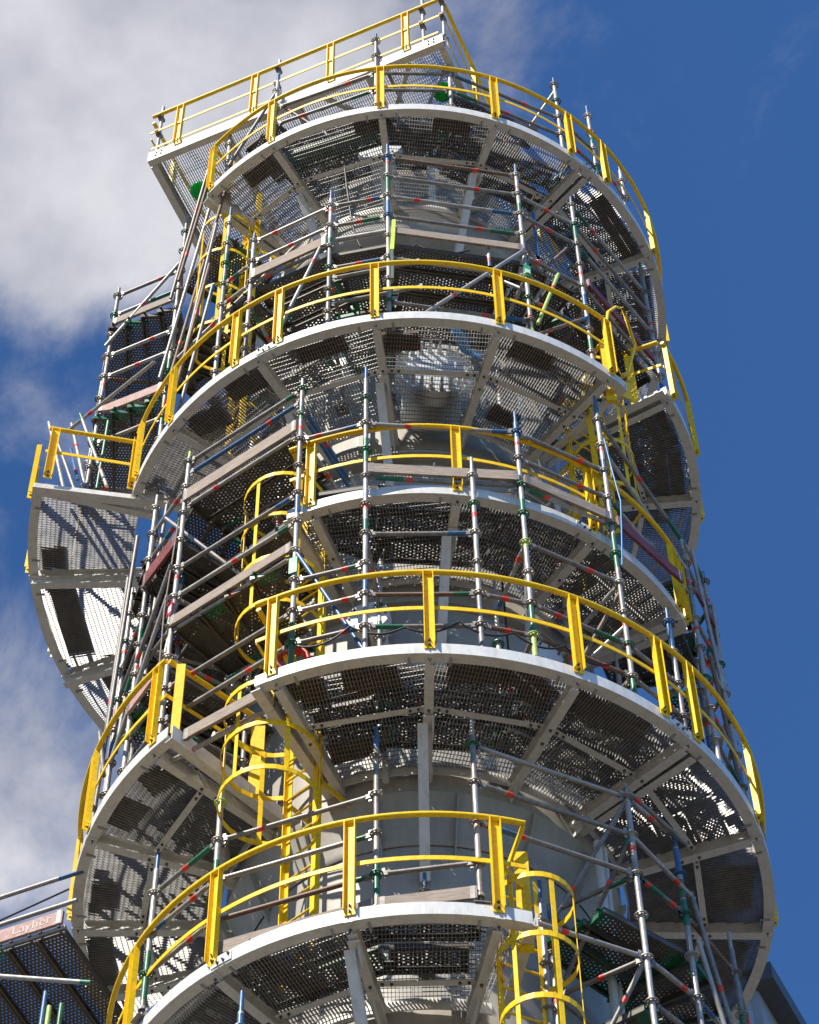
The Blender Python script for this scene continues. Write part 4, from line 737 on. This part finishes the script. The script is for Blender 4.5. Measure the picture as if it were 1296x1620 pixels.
# ------------------------------------------------------------------ small things
def lamp(c, label):
    t = thing('work_lamp', label, 'lamp', c); c = V(c)
    b = MB(); b.lathe([(.03, .0), (.05, -.02), (.055, -.05)], c, (0, 0, 1), 28, 'green_paint'); part('housing', b, t)
    b = MB(); b.lathe([(.05, -.045), (.13, -.06), (.155, -.09), (.135, -.135), (.105, -.15), (.1, -.14), (.065, -.16), (.06, -.15), (.001, -.17)], c, (0, 0, 1), 28, 'green_glass'); part('glass_bowl', b, t)
    b = MB(); b.tube(c, c + V((0, 0, .12)), .015, 8, 'cable_black'); part('stem', b, t)
lamp(P(-63, 3.3, ZT - .22), 'green glass bowl lamp hanging under the left corner of the top platform')
lamp(P(10.5, 3.0, ZT - .22), 'green glass bowl lamp hanging under the right corner of the top platform')
b = MB(); pts = [V((-13.5, 4.5, 20.6))]; e_ = P(-84, 3.66, 20.75)
for k in range(13): f = k / 12; b_ = pts[0].lerp(e_, f) + V((0, 0, -.5 * 4 * f * (1 - f) * .3)); pts.append(b_)
b.path(pts[1:], .012, 6, 'cable_black'); solo('guy_cable', b, 'thin black cable running in from the left edge to a yellow post', 'cable', e_)
b = MB()
for k in range(9): b.bar(P(.8 + .05 * (k % 2), 2.16, 18.55 - k * .075), P(.8 + .05 * ((k + 1) % 2), 2.16, 18.48 - k * .075), .035, .01, RAD(1), 'tag_red' if k % 2 else 'tag_white')
solo('barrier_tape', b, 'red and white barrier tape hanging from a blue topped tube', 'tape', P(.8, 2.16, 18.5))
b = MB()
for q0 in range(3):
    b.path([P(9 + k * 1.0, 3.25 - .045 * k - .05 * q0 + .05 * sin(k * .9 + q0), 27.0 + .04 * q0 + .03 * sin(k * 1.3)) for k in range(8)], .026, 8, 'blue_sheet')
solo('hose', b, 'bright blue hose bundle lying behind the second platform grating', 'hose', P(14, 2.8, 27.5))
b = MB(); n = 10
vs = [P(-30 + i * 1.2, 3.0 - .25 * j / 6 + .05 * sin(i * 2.1 + j), 16.42 - .16 * j + .03 * sin(i * 1.3)) for j in range(7) for i in range(n)]
b.add(vs, [(j * n + i, j * n + i + 1, (j + 1) * n + i + 1, (j + 1) * n + i) for j in range(6) for i in range(n - 1)], 'white_cloth', True)
solo('dust_sheet', b, 'crumpled white sheet slung under the lowest platform at the bottom edge', 'sheet', P(-26, 2.9, 16.5))
sw = Scaffold('single blue jack tube under the lowest platform, carrying the white sheet', P(-29, 3.2, 0), 16.45, .535)
sw.std('a', -29, 3.2, 10, 16.75, 'blue_paint', [(16.2, 16.6, 'blue_paint')]); sw.tube(P(-29, 3.2, 16.45), P(-44, 3.3, 16.3), 'galvanised')

def cable(name, pts, r, m, label, cat, sag=.0):
    q = []
    for p0, p1 in zip(pts, pts[1:]):
        for k in range(8): f = k / 8; q.append(p0.lerp(p1, f) - V((0, 0, 4 * sag * f * (1 - f))))
    q.append(pts[-1]); b = MB(); b.path(q, r, 6, m); solo(name, b, label, cat, pts[0])
cable('power_cable', [P(a, 3.42, Z[4] + .55 + .06 * sin(a)) for a in range(-20, 40, 9)], .011, 'cable_black', 'thin black cable looped along the scaffold above the broad fourth platform', 'cable', .12)
cable('power_cable', [P(-14, 3.3, 31.2), P(-12, 3.2, 29.6), P(-9, 3.1, 29.2), P(2, 3.1, 29.3), P(14, 3.15, 29.2)], .012, 'cable_black', 'black cable sagging under the uppermost platform behind the toe board', 'cable', .15)
cable('power_cable', [P(24, 2.3, 23.6), P(26, 2.2, 21.8), P(30, 2.15, 20.9), P(40, 2.3, 20.8)], .012, 'cable_black', 'black cable dropping down the vessel behind the third platform', 'cable', .05)
b = MB()
for k in range(4): b.path([P(-25, 2.95, 21.45 + .03 * k) + V((.16 * cos(t * .5), .05 * k - .1, .2 * sin(t * .5))) for t in range(13)], .02, 6, 'hose_red')
solo('air_hose', b, 'coiled red air hose hung at the left end of the broad fourth platform', 'hose', P(-25, 2.95, 21.5))
cable('rope', [P(-49.2, 3.46, 24.6), P(-49.6, 3.5, 23.0), P(-50, 3.46, 21.4)], .009, 'board_wood', 'pale rope hanging down the left scaffold tower', 'rope', .0)
cable('rope', [P(38.6, 3.46, 25.4), P(40, 3.5, 24.2), P(38.8, 3.46, 23.0)], .009, 'blue_sheet', 'thin blue rope tied to a post above the third platform', 'rope', .05)
def tagged(a, r, z, m, label):
    b = MB(); c = P(a, r + .045, z); b.bar(c, c + V((0, 0, .26)), .09, .006, RAD(a), m); b.bar(c + V((0, 0, .05)) + RAD(a) * .005, c + V((0, 0, .16)) + RAD(a) * .005, .065, .004, RAD(a), 'tag_white'); solo('scaffold_tag', b, label, 'tag', c)
tagged(-21.2, Q, 22.3, 'tag_green', 'green and white scaffold tag on the post left of the third platform')
tagged(24.9, Q, 28.4, 'tag_green', 'green and white scaffold tag on a post above the second platform')
tagged(-49.3, Q, 22.9, 'tag_red', 'red and white scaffold tag on the left scaffold tower')
b = MB(); c = P(-3.2, Q + .05, 28.55); b.bar(c, c + V((.03, 0, .75)), .05, .03, RAD(-3), 'strap_lime'); b.bar(c + V((0, 0, -.7)), c, .035, .02, RAD(-3), 'deck_green'); solo('lifting_strap', b, 'lime yellow strap hanging on a front post above the second platform', 'strap', c)

# corrugated plant building behind at lower right
bl = thing('plant_building', 'grey corrugated plant building behind the tower at lower right', 'building', (8, 14, 0))
c0 = V((4.40, 6.05, 0)); dx_ = V((-.90, .43, 0)).normalized(); dy_ = V((.43, .90, 0)).normalized(); H = 25.5
b = MB(); n = 20
prof = []
for k in range(n):
    x = k * .3; prof += [c0 + dx_ * x, c0 + dx_ * (x + .12), c0 + dx_ * (x + .16) - dy_ * .05, c0 + dx_ * (x + .26) - dy_ * .05]
b.add([p for p in prof] + [p + V((0, 0, H)) for p in prof], [(i, i + 1, len(prof) + i + 1, len(prof) + i) for i in range(len(prof) - 1)], 'cladding'); part('clad_wall', b, bl)
b = MB(); b.add([c0 + dy_ * 0, c0 + dy_ * 8, c0 + dy_ * 8 + V((0, 0, H)), c0 + V((0, 0, H))], [(0, 1, 2, 3)], 'cladding'); part('side_wall', b, bl)
b = MB(); b.bar(c0 - dx_ * .12 - dy_ * .15 + V((0, 0, H)), c0 - dx_ * .12 + dy_ * 8 + V((0, 0, H)), .3, .28, m='dark_trim'); part('roof_edge', b, bl)
b = MB(); b.add([c0 + V((0, 0, H + .1)), c0 + dx_ * 6 + V((0, 0, H + .1)), c0 + dx_ * 6 + dy_ * 8 + V((0, 0, H + .1)), c0 + dy_ * 8 + V((0, 0, H + .1))], [(0, 1, 2, 3)], 'dark_trim'); part('roof', b, bl)
